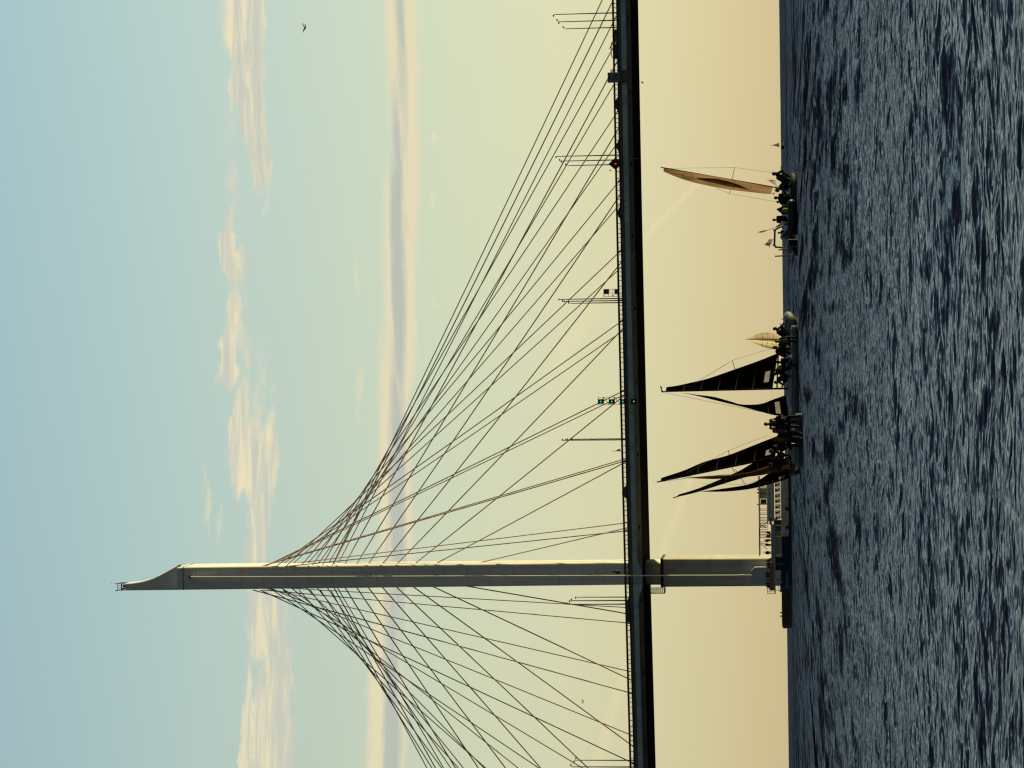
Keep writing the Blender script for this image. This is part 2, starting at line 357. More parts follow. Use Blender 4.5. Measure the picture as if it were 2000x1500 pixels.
# ------------------------------------------------------------------ water
def make_water():
    inv = np.linspace(1 / 8.6, 1 / 9000.0, 760)
    dist = np.concatenate([[1.5, 3, 4.5, 6, 7.3, 8.1], 1 / inv])
    core = np.radians(np.linspace(-10.5, 10.5, 1150))
    l = np.radians(np.concatenate([np.linspace(-180, -40, 12)[:-1], np.linspace(-40, -10.5, 120)[:-1]]))
    ang = np.concatenate([l, core, -l[::-1]])
    A, D = np.meshgrid(ang, dist)
    Xs = np.sin(A) * D; Ys = np.cos(A) * D
    dd = np.gradient(dist)[:, None] * np.ones_like(A)
    da = np.gradient(ang)[None, :] * D
    Z = np.zeros_like(Xs); DX = np.zeros_like(Xs); DY = np.zeros_like(Xs)
    nw = 95
    for k in range(nw):
        lam = 0.16 * (7.5 / 0.16) ** ((k + rng.random()) / nw)
        th = math.radians(-88) + rng.normal() * (.42 if lam > 1 else .62)
        amp = .0027 * lam ** .80 * (1.0 if lam < .9 else (.9 / lam) ** .20)
        amp *= (.6 + .8 * rng.random())
        kx, ky = math.cos(th) * 2 * math.pi / lam, math.sin(th) * 2 * math.pi / lam
        ph = rng.random() * 6.283
        eff = np.sqrt((np.abs(ky * np.cos(A) + kx * np.sin(A)) * dd) ** 2 + (np.abs(kx * np.cos(A) - ky * np.sin(A)) * da) ** 2)
        att = np.clip(1.6 - eff / 1.3, 0, 1)
        # gusts: patches where the short waves are stronger
        g = 1 + .55 * np.sin(Xs * .21 / (1 + .02 * D) + k * .7) * np.sin(Ys * .13 + k * 1.3)
        w = kx * Xs + ky * Ys + ph
        a_ = amp * att * g
        Z += a_ * np.cos(w)
        q = .85
        DX -= q * a_ * kx / math.hypot(kx, ky) * np.sin(w); DY -= q * a_ * ky / math.hypot(kx, ky) * np.sin(w)
    nr, nc = Z.shape
    v = np.stack([Xs + DX, Ys + DY, Z - 0.02], -1).reshape(-1, 3)
    i = np.arange(nr - 1)[:, None] * nc + np.arange(nc - 1)[None, :]
    f = np.stack([i, i + nc, i + nc + 1, i + 1], -1).reshape(-1, 4)
    me = bpy.data.meshes.new('water')
    me.vertices.add(len(v)); me.vertices.foreach_set('co', v.astype(np.float32).ravel())
    me.loops.add(f.size); me.loops.foreach_set('vertex_index', f.astype(np.int32).ravel())
    me.polygons.add(len(f)); me.polygons.foreach_set('loop_start', np.arange(0, f.size, 4, dtype=np.int32))
    me.polygons.foreach_set('use_smooth', np.ones(len(f), dtype=bool))
    me.update(calc_edges=True)
    m = bpy.data.materials.new('sea_water'); m.use_nodes = True; t = m.node_tree; b = t.nodes['Principled BSDF']
    b.inputs['Base Color'].default_value = (.042, .044, .062, 1)
    b.inputs['IOR'].default_value = 1.333; b.inputs['Specular Tint'].default_value = (.66, .77, .92, 1)
    g = t.nodes.new('ShaderNodeNewGeometry')
    def vm(op, x, y=None, sc_=None):
        n = t.nodes.new('ShaderNodeVectorMath'); n.operation = op
        for q, i in ((x, 0), (y, 1)):
            if q is None: continue
            if isinstance(q, tuple): n.inputs[i].default_value = q
            else: t.links.new(q, n.inputs[i])
        if sc_ is not None:
            if isinstance(sc_, float): n.inputs['Scale'].default_value = sc_
            else: t.links.new(sc_, n.inputs['Scale'])
        return n.outputs['Value'] if op in ('DOT_PRODUCT', 'LENGTH') else n.outputs[0]
    def ma(op, x, y=0.0, z=0.0):
        n = t.nodes.new('ShaderNodeMath'); n.operation = op
        for q, i in ((x, 0), (y, 1), (z, 2)):
            if isinstance(q, float): n.inputs[i].default_value = q
            else: t.links.new(q, n.inputs[i])
        return n.outputs[0]
    def nn(scale, sx, sy, det, rough, dist=.5, rot=.12):
        mp = t.nodes.new('ShaderNodeMapping'); mp.inputs['Scale'].default_value = (sx, sy, 1); mp.inputs['Rotation'].default_value = (0, 0, rot)
        t.links.new(g.outputs['Position'], mp.inputs[0])
        n = t.nodes.new('ShaderNodeTexNoise'); n.inputs['Scale'].default_value = scale; n.inputs['Detail'].default_value = det
        n.inputs['Roughness'].default_value = rough; n.inputs['Distortion'].default_value = dist
        t.links.new(mp.outputs[0], n.inputs['Vector']); return n
    # gusts and slicks: the ripple strength changes from patch to patch
    pat = ma('MULTIPLY_ADD', nn(.16, .5, 1, 3, .6).outputs['Fac'], 1.3, .34)
    slope = None
    for sc_, sx, am, dt in ((1.1, .5, .20, 2.0), (6.0, .34, .74, 3.0), (19.0, .36, 1.1, 3.0)):
        v = vm('SUBTRACT', nn(sc_, sx, 1, dt, .6).outputs['Color'], (.5, .5, .5))
        v = vm('MULTIPLY', v, (am * .75 * 2, am * 2, 0.0))
        slope = v if slope is None else vm('ADD', slope, v)
    slope = vm('SCALE', slope, None, pat)
    inc = g.outputs['Incoming']
    # far out only the long waves can be told apart
    fs = t.nodes.new('ShaderNodeSeparateXYZ'); t.links.new(inc, fs.inputs[0])
    fr = t.nodes.new('ShaderNodeMapRange'); fr.interpolation_type = 'SMOOTHSTEP'; t.links.new(fs.outputs[2], fr.inputs[0])
    fr.inputs[1].default_value = .045; fr.inputs[2].default_value = .012; far = fr.outputs[0]
    lf = None
    for sc_, sx, am, dt in ((.5, 3.5, .95, 3.0), (.16, 7.0, 1.1, 2.0), (.05, 14.0, 1.3, 2.0), (.016, 30.0, 1.5, 2.0), (.005, 60.0, 1.4, 1.0)):
        v = vm('SUBTRACT', nn(sc_, sx, 1, dt, .65, .3, 0.0).outputs['Color'], (.5, .5, .5)); v = vm('MULTIPLY', v, (am * .6, am * 2, 0.0))
        lf = v if lf is None else vm('ADD', lf, v)
    slope = vm('ADD', vm('SCALE', slope, None, ma('MULTIPLY_ADD', far, .25, 1.0)), vm('SCALE', lf, None, ma('MULTIPLY_ADD', far, .97, .03)))
    n0 = vm('NORMALIZE', vm('ADD', g.outputs['Normal'], slope))
    d = vm('DOT_PRODUCT', n0, inc)
    # wave faces turned away from the eye hide behind the faces turned towards it
    n1 = vm('ADD', n0, vm('SCALE', inc, None, ma('MULTIPLY', ma('SUBTRACT', ma('ABSOLUTE', d), d), 1.0)))
    sx_ = t.nodes.new('ShaderNodeSeparateXYZ'); t.links.new(inc, sx_.inputs[0])
    hb_ = ma('MULTIPLY_ADD', sx_.outputs[2], -1.0, .14); hb_ = ma('MAXIMUM', hb_, .12)
    n2 = vm('NORMALIZE', vm('ADD', n1, vm('SCALE', vm('MULTIPLY', inc, (1.0, 1.0, 0.0)), None, hb_)))
    t.links.new(n2, b.inputs['Normal'])
    b.inputs['Roughness'].default_value = .11
    me.materials.append(m)
    o = bpy.data.objects.new('water', me); COL.objects.link(o); tag(o, kind='structure')
make_water()

# ------------------------------------------------------------------ bridge
def zr(X): return 30.60 - .1 + .0103 * X - .00004 * X * X      # top of the parapet rail
YN, YF = 463.0, 497.0
PC = P(1215, 1121, 480); PX = PC.x
XR0, XR1 = 175.0, -150.0
bridge = thing('cable_stayed_bridge', (PX, 480, 0), 'long cable stayed road bridge with one tall grey pylon standing in the water', 'bridge')
def rounded(xl, xr, y0, y1, z, r):
    pts = []
    for cx, cy, a0 in ((xr - r, y1 - r, 0), (xl + r, y1 - r, 90), (xl + r, y0 + r, 180), (xr - r, y0 + r, 270)):
        for k in range(6):
            a = R(a0 + 90 * k / 5); pts.append((cx + r * math.cos(a), cy + r * math.sin(a), z))
    return pts
def row(x, yl, yr, Y0, Y1, r):
    a = P(x, yl, Y0); b = P(x, yr, Y0); return rounded(a.x, b.x, Y0, Y1, (a.z + b.z) / 2, r)
mb = MB(); mb.loft([row(x, interp(x, [357, 1220], [1152.3, 1142.5]), interp(x, [357, 1220], [1107.5, 1098.5]), 475.5, 484.5, .35) for x in (1290, 1220, 1100, 980, 860, 740, 620, 500, 420, 357.8)])
pyl = mb.build('pylon', PYL, bridge, smooth=False)
mb = MB(); mb.loft([row(x, 1152.3 + (357 - x) * .011, yr, 475.5, 484.5 if x > 347 else 484.3, .35) for x, yr in ((357.2, 1107.5), (349, 1107.8), (346, 1108.6))])
mb.loft([row(x, 1152.3 + (357 - x) * .011, ys + 1.2, 478.4, 481.6, .3) for x, ys in ((346.5, 1103), (335, 1109), (325, 1114.6), (312, 1121.5), (300, 1127.2), (287, 1131.6), (275, 1134.6), (260, 1137), (245, 1138.2))])
sp_ = mb.build('spire', PYL, pyl)
# cage of rails, lamps and lightning rod on the very top
mb = MB(); a = P(245, 1139.5, 479); b = P(245, 1152.5, 479); zt = P(231, 1146, 479).z
for yy in (478.5, 481.5):
    for f in (0, .33, .66, 1):
        x = a.x + (b.x - a.x) * f; mb.tube((x, yy, a.z - .1), (x, yy, zt), .05)
    for zz in (zt, (zt + a.z) / 2): mb.tube((a.x, yy, zz), (b.x, yy, zz), .05)
for x in (a.x, b.x):
    for zz in (zt, (zt + a.z) / 2): mb.tube((x, 478.5, zz), (x, 481.5, zz), .05)
mb.box(b.x + .35, a.x - .3, 479.2, 480.8, a.z, a.z + .55)
mb.tube((a.x, 478.5, zt), (a.x, 478.5, zt + .55), .12, .04); mb.tube((b.x, 478.5, zt), (b.x - .1, 478.5, zt + .5), .12, .05)
mb.build('top_cage', DKS, pyl)
mb = MB(); mb.tube((a.x + .05, 478.5, zt), (a.x + .1, 478.4, zt + 1.05), .03); mb.ball((a.x + .1, 478.4, zt + 1.1), .09)
mb.build('lightning_rod', STL, pyl)
mb = MB(); mb.box(b.x + .12, b.x + .5, 478.6, 479.2, a.z + .05, a.z + .7); mb.build('beacon_box', STL, pyl)
# construction joint bands
mb = MB()
for x, h in ((357.5, .10), (1290, .5)):
    if x < 1000:
        l_ = P(x, 1152.5, 475.5).x; r_ = P(x, 1107.2, 475.5).x; z_ = P(x, 1130, 475.5).z
        mb.box(l_ - .02, r_ + .03, 475.46, 484.54, z_ - h, z_)
mb.build('joint', DKS, pyl)
# pier
zp = P(1290, 1115, 475).z
mb = MB(); mb.loft([row(x, interp(x, [1290, 1535], [1146.6, 1144.6]), interp(x, [1290, 1535], [1091.3, 1090.5]), 474.6, 485.6, .35) for x in (1552, 1500, 1400, 1290)])
PSK = mat('pier_skin', (.50, .49, .44), .85, var=.1, scale=.5, bump=.15, spec=.2); weather(PSK, 3.0, .3)
pier = mb.build('pier', PSK, bridge)
pl_ = P(1290, 1146.6, 474.6).x; pr_ = P(1290, 1091.3, 474.6).x
mb = MB(); mb.box(pl_ - .03, pr_ + .04, 474.4, 485.8, zp - .55, zp - .05); mb.build('collar', DKS, pier)
mb = MB(); q0 = P(1467, 1108, 472.5); q1 = P(1467, 1144, 472.5)
mb.prism([(q1.x, .5), (q0.x, .5), (q0.x, P(1473, 1108, 472.5).z), (q0.x - .7, q0.z), (q1.x, q0.z)], 472.6, 474.7)
mb.build('plinth', mat('plinth_paint', (.42, .46, .52), .7, var=.08), pier)
# maintenance gangway hanging beside the pier head
g0 = P(1270, 1148, 474); g1 = P(1298, 1158, 474)
mb = MB(); zA, zB = g0.z + .1, g1.z; xa, xb = pl_ + .4, g1.x
mb.box(xb, xa, 472.6, 475.8, zB - .12, zB)
for yy in (472.7, 475.7):
    mb.tube((xb, yy, zB), (xb, yy, zA + .4), .06); mb.tube((P(1272, 1149.5, 474).x, yy, zB), (P(1272, 1149.5, 474).x, yy, zA + .4), .06)
    for k in range(9):
        z = zB + (zA + .4 - zB) * k / 8; mb.tube((xb, yy, z), (P(1272, 1149.5, 474).x, yy, z), .045)
mb.build('gangway', mat('rust_brown', (.07, .045, .035), .7, var=.2), pier)

# deck: continuous box girder with fascia, sloped side and dark underside
xs = np.linspace(XR1, XR0, 140)
def bulge(X): return .75 * math.exp(-((X - PX - .3) / 2.6) ** 4)
def strip(y0, h0, y1, h1, bl0=0, bl1=0, th=None):
    m_ = MB(); pts = []
    for X in xs:
        R0 = zr(X); b_ = bulge(X)
        pts.append([(X, y0, R0 + h0 - b_ * bl0), (X, y1, R0 + h1 - b_ * bl1)])
    return m_.grid(pts)
xs = np.array(sorted(set(list(np.linspace(XR1, XR0, 150)) + list(np.linspace(PX - 5, PX + 6, 45)))))
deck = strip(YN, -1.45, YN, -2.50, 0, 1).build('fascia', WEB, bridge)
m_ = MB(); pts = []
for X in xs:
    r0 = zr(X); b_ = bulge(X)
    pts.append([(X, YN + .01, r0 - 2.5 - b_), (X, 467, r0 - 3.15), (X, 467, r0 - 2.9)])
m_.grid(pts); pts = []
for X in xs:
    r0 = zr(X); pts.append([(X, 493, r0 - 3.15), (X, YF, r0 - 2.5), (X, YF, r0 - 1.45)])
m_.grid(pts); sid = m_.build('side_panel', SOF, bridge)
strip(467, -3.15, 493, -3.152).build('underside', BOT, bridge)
strip(YN, -1.45, YF, -1.45).build('roadway', ASP, bridge)
# lengthwise seams and drip edge of the fascia
m_ = MB()
for X in np.arange(XR1 + 2, XR0, 6.2):
    m_.box(X - .03, X + .03, YN - .02, YN + .01, zr(X) - 2.48, zr(X) - 1.46)
m_.grid([[(X, YN - .015, zr(X) - 2.44), (X, YN - .015, zr(X) - 2.47)] for X in xs])
m_.build('seam', mat('seam_dark', (.10, .12, .13), .8), deck)
m_ = MB(); m_.grid([[(X, YN - .12, zr(X) - 1.42), (X, YN - .12, zr(X) - 1.52), (X, YN, zr(X) - 1.53)] for X in xs]); m_.build('drip_edge', DKS, deck)
# dark oval drain openings in the sloped side
for y in [35 + 142.2 * k for k in range(-1, 11)]:
    X = P(1240, y, 464.8).x; m_ = MB(); c = Vector((X, 464.9, zr(X) - 2.82))
    m_.ball(c, (.36, .16, .22), 10, 6); m_.build('drain_opening', BOT, sid)
# curb, parapet and railing
def run(y0, y1, h0, h1, name, m, parent, x0=XR1, x1=XR0):
    m_ = MB(); X_ = [x for x in xs if x0 <= x <= x1]
    rings = [[(X, y0, zr(X) + h0), (X, y1, zr(X) + h0), (X, y1, zr(X) + h1), (X, y0, zr(X) + h1)] for X in X_]
    m_.loft(rings); return m_.build(name, m, parent)
run(YN + .25, YN + .5, -1.449, -1.08, 'curb', mat('curb_grey', (.10, .11, .12), .8), bridge)
par = run(YN + .32, YN + .44, -1.079, -.74, 'parapet', DKS, bridge)
rail = run(YN + .22, YN + .52, -.36, 0, 'railing', MRN, bridge)
m_ = MB(); X = XR1
while X < XR0:
    m_.box(X - .055, X + .055, YN + .33, YN + .43, zr(X) - .739, zr(X) - .361); X += 1.02 + .25 * math.sin(X * .9)
m_.grid([[(X, YN + .36, zr(X) - .56), (X, YN + .36, zr(X) - .535)] for X in xs])
m_.build('rail_post', DKS, rail)
inn = run(466.2, 466.32, -.86, -.74, 'crash_barrier', DKS, bridge)
m_ = MB(); X = XR1
while X < XR0:
    m_.box(X - .08, X + .08, 466.4, 466.55, zr(X) - 1.449, zr(X) - .5); X += 2.9 if int(X) % 3 else 1.7
m_.grid([[(X_, 466.39, zr(X_) - 1.1), (X_, 466.39, zr(X_) - 1.16)] for X_ in xs])
m_.build('barrier_post', DKS, inn)
run(YF - .5, YF - .25, -1.449, -.1, 'far_parapet', DKS, bridge)
run(479.0, 481.0, -1.449, -1.15, 'median', DKS, bridge)

# stay cables: near and far edge of the deck rise to the upper pylon, the middle plane to the lower pylon
ZO = [520, 501, 515, 539, 560, 590, 612, 632, 652]; ZC = [910, 843, 805, 772, 744.5, 717, 694.5, 672, 650]
def cable(dx, dy, dz, ax, ay, az_, r, nm='stay_cable'):
    a = Vector((dx, dy, dz)); b = Vector((ax, ay, az_))
    n = 14; pts = []
    for k in range(n + 1):
        t = k / n; p = a.lerp(b, t); p.z -= 4 * t * (1 - t) * (a - b).length * .0022; pts.append(p)
    m_ = MB(); rings = []
    d = (b - a).normalized(); q = d.to_track_quat('Z', 'Y')
    for p in pts: rings.append([p + q @ Vector((r * math.cos(2 * math.pi * i / 6), r * math.sin(2 * math.pi * i / 6), 0)) for i in range(6)])
    m_.loft(rings); c = m_.build(nm, CAB, bridge, smooth=True)
    # anchor socket at the deck end
    m_ = MB(); m_.tube(a, a + d * 1.5, .21, .15, 10); m_.build('socket', DKS, c)
for side in (1, -1):
    for n in range(9):
        s_ = 8.45 + 12.88 * n
        X = PX + side * s_ + .6
        zd = zr(X) - 1.4
        for yy, ya in ((464.6, 476.6), (495.6, 483.4)):
            z_ = P(ZO[n], 1125, 480).z; xa_ = PX + side * 2.0 + (P(ZO[n], 1129, 480).x - P(1215, 1121, 480).x)
            cable(X, yy, zd, xa_, ya, z_, .105)
        z_ = P(ZC[n], 1125, 480).z; xa_ = PX + side * 1.9 + (P(ZC[n], 1125, 480).x - P(1215, 1121, 480).x)
        cable(X, 480, zd, xa_, 480, z_, .12)
# rope hung down the face of the pylon, caught by the sun
m_ = MB(); a = P(371, 1127, 474.9); b = P(1455, 1123.6, 456.0)
m_.tube(a, b, .10, .10, 8); rope = thing('hanging_rope', b, 'thin pale rope hanging straight down the face of the pylon and past the deck', 'rope')
m_.build('rope', mat('rope_fibre', (.85, .82, .72), .6, var=.1, scale=20), rope)
m_ = MB(); c = P(1462, 1123.4, 456)
m_.ball(P(1450, 1123.5, 456), (.16, .14, .5)); m_.ball(c, (.15, .15, .25)); m_.tube(P(1450, 1123.5, 456), P(1468, 1123.4, 456), .05)
m_.build('sinker', STL, rope)
m_ = MB(); m_.box(a.x - .25, a.x + .25, 474.5, 475.6, a.z - .1, a.z + .12); m_.build('bracket', DKS, rope)
# concrete island round the foot of the pier
m_ = MB(); cx = (pl_ + pr_) / 2; W2 = cx - P(1535, 1229, 470).x; rings = []
for z, g in ((-2, 0), (1.55, 0), (1.8, -.35)):
    rings.append(rounded(cx - W2 - g, cx + W2 + g, 466 - g, 494 + g, z, 5.5))
m_.loft(rings); isl = thing('pier_island', (cx, 480, 0), 'low dark concrete island with blunt end around the foot of the pier', 'island')
m_.build('body', mat('wet_concrete', (.045, .048, .05), .85, var=.25, scale=.8, bump=.3), isl)
for y in (1197, 1204): q = P(1528, y, 467); m_ = MB(); m_.tube((q.x, 467.5, 1.8), (q.x, 467.5, 2.1), .1, .16); m_.build('bollard', DKS, isl)

# ------------------------------------------------------------------ lamps, signs, traffic on the deck
LAMP = mat('lamp_pole', (.075, .07, .06), .6, var=.15)
def lamp(X, Y, arms, label, h=12.6):
    zb = zr(X) - 1.448; t = thing('street_lamp', (X, Y, zb), label, 'street lamp', 'street lamps along the bridge deck')
    m_ = MB(); m_.tube((X, Y, zb), (X, Y, zb + h), .13, .075, 8); m_.build('pole', LAMP, t)
    for d in arms:
        m_ = MB(); m_.path([(X, Y, zb + h), (X + .03, Y + d * .5, zb + h + .22), (X + .06, Y + d * 1.6, zb + h + .36)], .05, 6)
        a_ = m_.build('arm', LAMP, t)
        m_ = MB(); m_.ball((X + .06, Y + d * 2.0, zb + h + .36), (.2, .42, .14)); m_.build('lamp_head', DKS, a_)
ordw = ['first', 'second', 'third', 'fourth', 'fifth', 'sixth', 'seventh', 'eighth', 'ninth', 'tenth', 'eleventh', 'twelfth']
for k, y in enumerate((25, 303, 583, 859, 1180, 1498)):
    X = P(1200, y, 471).x; w = ['near the tow truck', 'by the red diamond sign', 'by the unlit signal boxes', 'between green signals and pylon', 'just past the pylon', 'farthest past the pylon'][k]
    lamp(X, 471, (1,), 'single arm lamp post on the near deck edge ' + w)
    lamp(X - .1, 480, (1, -1), 'double arm lamp post in the median ' + w, 12.4)
    if k < 5: lamp(X - .2, 489, (-1,), 'single arm lamp post on the far deck edge ' + w, 12.0)

def text_mesh(txt, size, name, m, origin, parent, ex=.01):
    cu = bpy.data.curves.new(name, 'FONT'); cu.body = txt; cu.size = size; cu.align_x = 'CENTER'; cu.align_y = 'CENTER'; cu.extrude = ex
    tmp = bpy.data.objects.new('tmp_text', cu); COL.objects.link(tmp); bpy.context.view_layer.update()
    me = bpy.data.meshes.new_from_object(tmp.evaluated_get(bpy.context.evaluated_depsgraph_get()))
    bpy.data.objects.remove(tmp); bpy.data.curves.remove(cu)
    rot = Matrix.Rotation(R(90), 4, 'X'); me.transform(rot)
    me.materials.clear(); me.materials.append(m)
    o = bpy.data.objects.new(name, me); COL.objects.link(o); o.parent = parent; o.location = Vector(origin) - world_base(parent); return o
# clearance board
c = P(1198.5, 151.5, 462); t = thing('clearance_sign', c, 'square grey height board with dark numerals hung outside the railing', 'sign')
m_ = MB(); m_.box(c.x - .93, c.x + .93, 461.9, 462.0, c.z - 1.08, c.z + 1.08); bd = m_.build('board', mat('board_grey', (.17, .175, .22), .6, var=.15), t)
text_mesh('20', 1.25, 'numeral', mat('sign_ink', (.05, .05, .075), .7), (c.x + .05, 461.88, c.z - .35), bd)
m_ = MB(); m_.prism([(c.x - .32, c.z + .92), (c.x + .32, c.z + .92), (c.x, c.z + .5)], 461.87, 461.895); m_.build('arrow', MATS['sign_ink'], bd)
m_ = MB()
for dx in (-.7, .7): m_.tube((c.x + dx, 462, c.z - .8), (c.x + dx, YN + .2, c.z - .8), .05); m_.tube((c.x + dx, 462, c.z + .8), (c.x + dx, YN + .3, c.z + .3), .05)
m_.tube((c.x + .95, 462.2, c.z + .45), (c.x + 1.6, 462.2, c.z + .5), .06); m_.tube((c.x + .95, 462.2, c.z + .1), (c.x + 1.3, 462.2, c.z + .05), .06)
m_.build('bracket', DKS, t)
m_ = MB(); c2 = P(1217.5, 150, 462.8); m_.box(c2.x - 1.15, c2.x + 1.15, 462.85, 462.93, zr(c2.x) - 2.42, zr(c2.x) - 1.5); m_.build('painted_reflection', mat('reflection_brown', (.12, .085, .05), .8, var=.4, scale=1.5), t)  # warm light reflected on the fascia, put in as a thin brown sheet
# red diamond
c = P(1202, 320, 462); t = thing('diamond_sign', c, 'dark red diamond board with a small red light in its middle', 'sign')
m_ = MB(); r = 1.28; m_.prism([(c.x - 1.12, c.z), (c.x, c.z - r), (c.x + 1.12, c.z), (c.x, c.z + r)], 461.9, 462.02)
m_.build('board', mat('sign_red', (.045, .006, .004), .6, var=.2), t)
m_ = MB(); m_.ball((c.x, 461.86, c.z - .03), (.10, .06, .17)); m_.build('light', mat('red_light', (.8, .05, .05), .4, emit=((1, .05, .04), 1.2)), t)
m_ = MB(); m_.tube((c.x + .9, 462.4, c.z + .3), (c.x + .9, 462.4, c.z - 4.0), .04); m_.ball((c.x + .9, 462.4, c.z - 4.0), .12)
m_.box(c.x - 1.25, c.x - 1.05, 462, 462.2, c.z + .8, c.z + 1.1); m_.tube((c.x - .8, 462.2, c.z - 1.2), (c.x - .8, 462.2, c.z - 1.9), .07)
m_.build('bracket', SILV, t)
# signal frames
def lattice(m_, x0, x1, y, z0, z1, r=.035, nb=6):
    for x in (x0, x1): m_.tube((x, y, z0), (x, y, z1), r)
    for k in range(nb + 1):
        z = z0 + (z1 - z0) * k / nb; m_.tube((x0, y, z), (x1, y, z), r)
        if k < nb:
            zz = z0 + (z1 - z0) * (k + 1) / nb
            m_.tube((x0 if k % 2 else x1, y, z), (x1 if k % 2 else x0, y, zz), r * .8)
a = P(1168, 776, 462); b = P(1243, 789.5, 462); t = thing('signal_frame', (a.x, 462, b.z), 'upright lattice frame with four black boxes each showing a green light', 'signal')
m_ = MB(); lattice(m_, b.x, a.x, 462, b.z, a.z, .035, 7); lattice(m_, b.x, a.x, 462.6, b.z, a.z, .03, 7)
for k in range(4): m_.tube((a.x, 462, b.z + 2.2 * k), (a.x, 463.4, b.z + 2.2 * k), .05) if b.z + 2.2 * k < zr(a.x) - .2 else None
m_.build('frame', mat('lattice_grey', (.22, .20, .17), .6, var=.2), t)
GRN = mat('green_light', (.05, .6, .3), .4, emit=((.10, .95, .42), .7)); GR2 = mat('leaf_green_light', (.1, .7, .2), .4, emit=((.12, .9, .14), .8))
for k, x in enumerate((1173.5, 1195, 1216.5, 1238)):
    c = P(x, 784.2, 461.8); m_ = MB(); m_.box(c.x - .42, c.x + .42, 461.7, 461.98, c.z - .47, c.z + .47)
    m_.box(c.x - .45, c.x + .45, 461.45, 461.7, c.z + .45, c.z + .49)
    bx = m_.build('signal_box', BLK, t); m_ = MB(); m_.ball((c.x, 461.68, c.z), (.13, .06, .14)); m_.build('light', GR2 if k == 3 else GRN, bx)
a = P(1179, 565, 498.5); b = P(1222, 578.6, 498.5); t = thing('signal_frame', (a.x, 498.5, b.z), 'upright lattice frame with two unlit dark boxes behind the far railing', 'signal')
m_ = MB(); lattice(m_, b.x, a.x, 498.5, b.z - 2, a.z, .045, 7); m_.tube((a.x, 498.5, b.z - 1), (a.x, YF, b.z - 1), .06); m_.tube((b.x, 498.5, b.z - 1), (b.x, YF, b.z - 1), .06)
m_.build('frame', MATS['lattice_grey'], t)
for x in (1184.5, 1205): c = P(x, 569.8, 498.3); m_ = MB(); m_.box(c.x - .46, c.x + .46, 498.2, 498.45, c.z - .5, c.z + .5); m_.build('signal_box', mat('box_plum', (.05, .04, .05), .7), t)
# small pale panel on a post, pennant under the deck
c = P(1205, 881, 463); t = thing('marker_post', (c.x, 463.4, zr(c.x) - .2), 'slim marker post with a small pale plate above the railing near the pylon', 'marker post')
m_ = MB(); m_.tube((c.x, 463.37, zr(c.x) - .1), (c.x, 463.37, zr(c.x) + 1.6), .05); m_.build('post', DKS, t)
m_ = MB(); m_.prism([(c.x + .02, zr(c.x) + .15), (c.x + .42, zr(c.x) + .1), (c.x + .3, zr(c.x) + .6), (c.x + .05, zr(c.x) + .95)], 463.3, 463.33); m_.build('plate', mat('pale_plate', (.75, .72, .6), .5), t)
c = P(1250, 160, 480); t = thing('pennant', (c.x, 480, c.z), 'tiny red pennant on a thin rod hanging under the deck', 'pennant')
m_ = MB(); m_.tube((c.x + .05, 480, c.z + .9), P(1256, 160.3, 480), .03); m_.build('rod', SILV, t)
m_ = MB(); p0 = P(1253.5, 160, 480); m_.add([p0 + Vector((.1, 0, .1)), p0 + Vector((-.35, 0, 0)), p0 + Vector((-.2, .05, -.4)), p0 + Vector((.05, 0, -.2))], [(0, 1, 2, 3)])
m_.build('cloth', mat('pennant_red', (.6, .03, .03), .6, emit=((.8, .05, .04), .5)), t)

# floodlight mast by the pylon
a = P(1196, 1117, 472); t = thing('floodlight_mast', (a.x, 472, zr(a.x) - 1.44), 'dark short mast with a floodlight cluster in front of the pylon', 'floodlight')
m_ = MB(); m_.tube((a.x, 472, zr(a.x) - 1.44), P(1161, 1117, 472), .09, .05); m_.tube(P(1165, 1113, 472), P(1166, 1122, 472), .05); m_.build('mast', DKS, t)
m_ = MB(); p = P(1199, 1116, 471.5); m_.ball(p, (.28, .25, .28)); m_.box(p.x - .5, p.x + .1, 471.6, 472.4, p.z - 1.1, p.z - .3); m_.build('lamp_cluster', mat('dim_metal', (.06, .06, .06), .5), t)

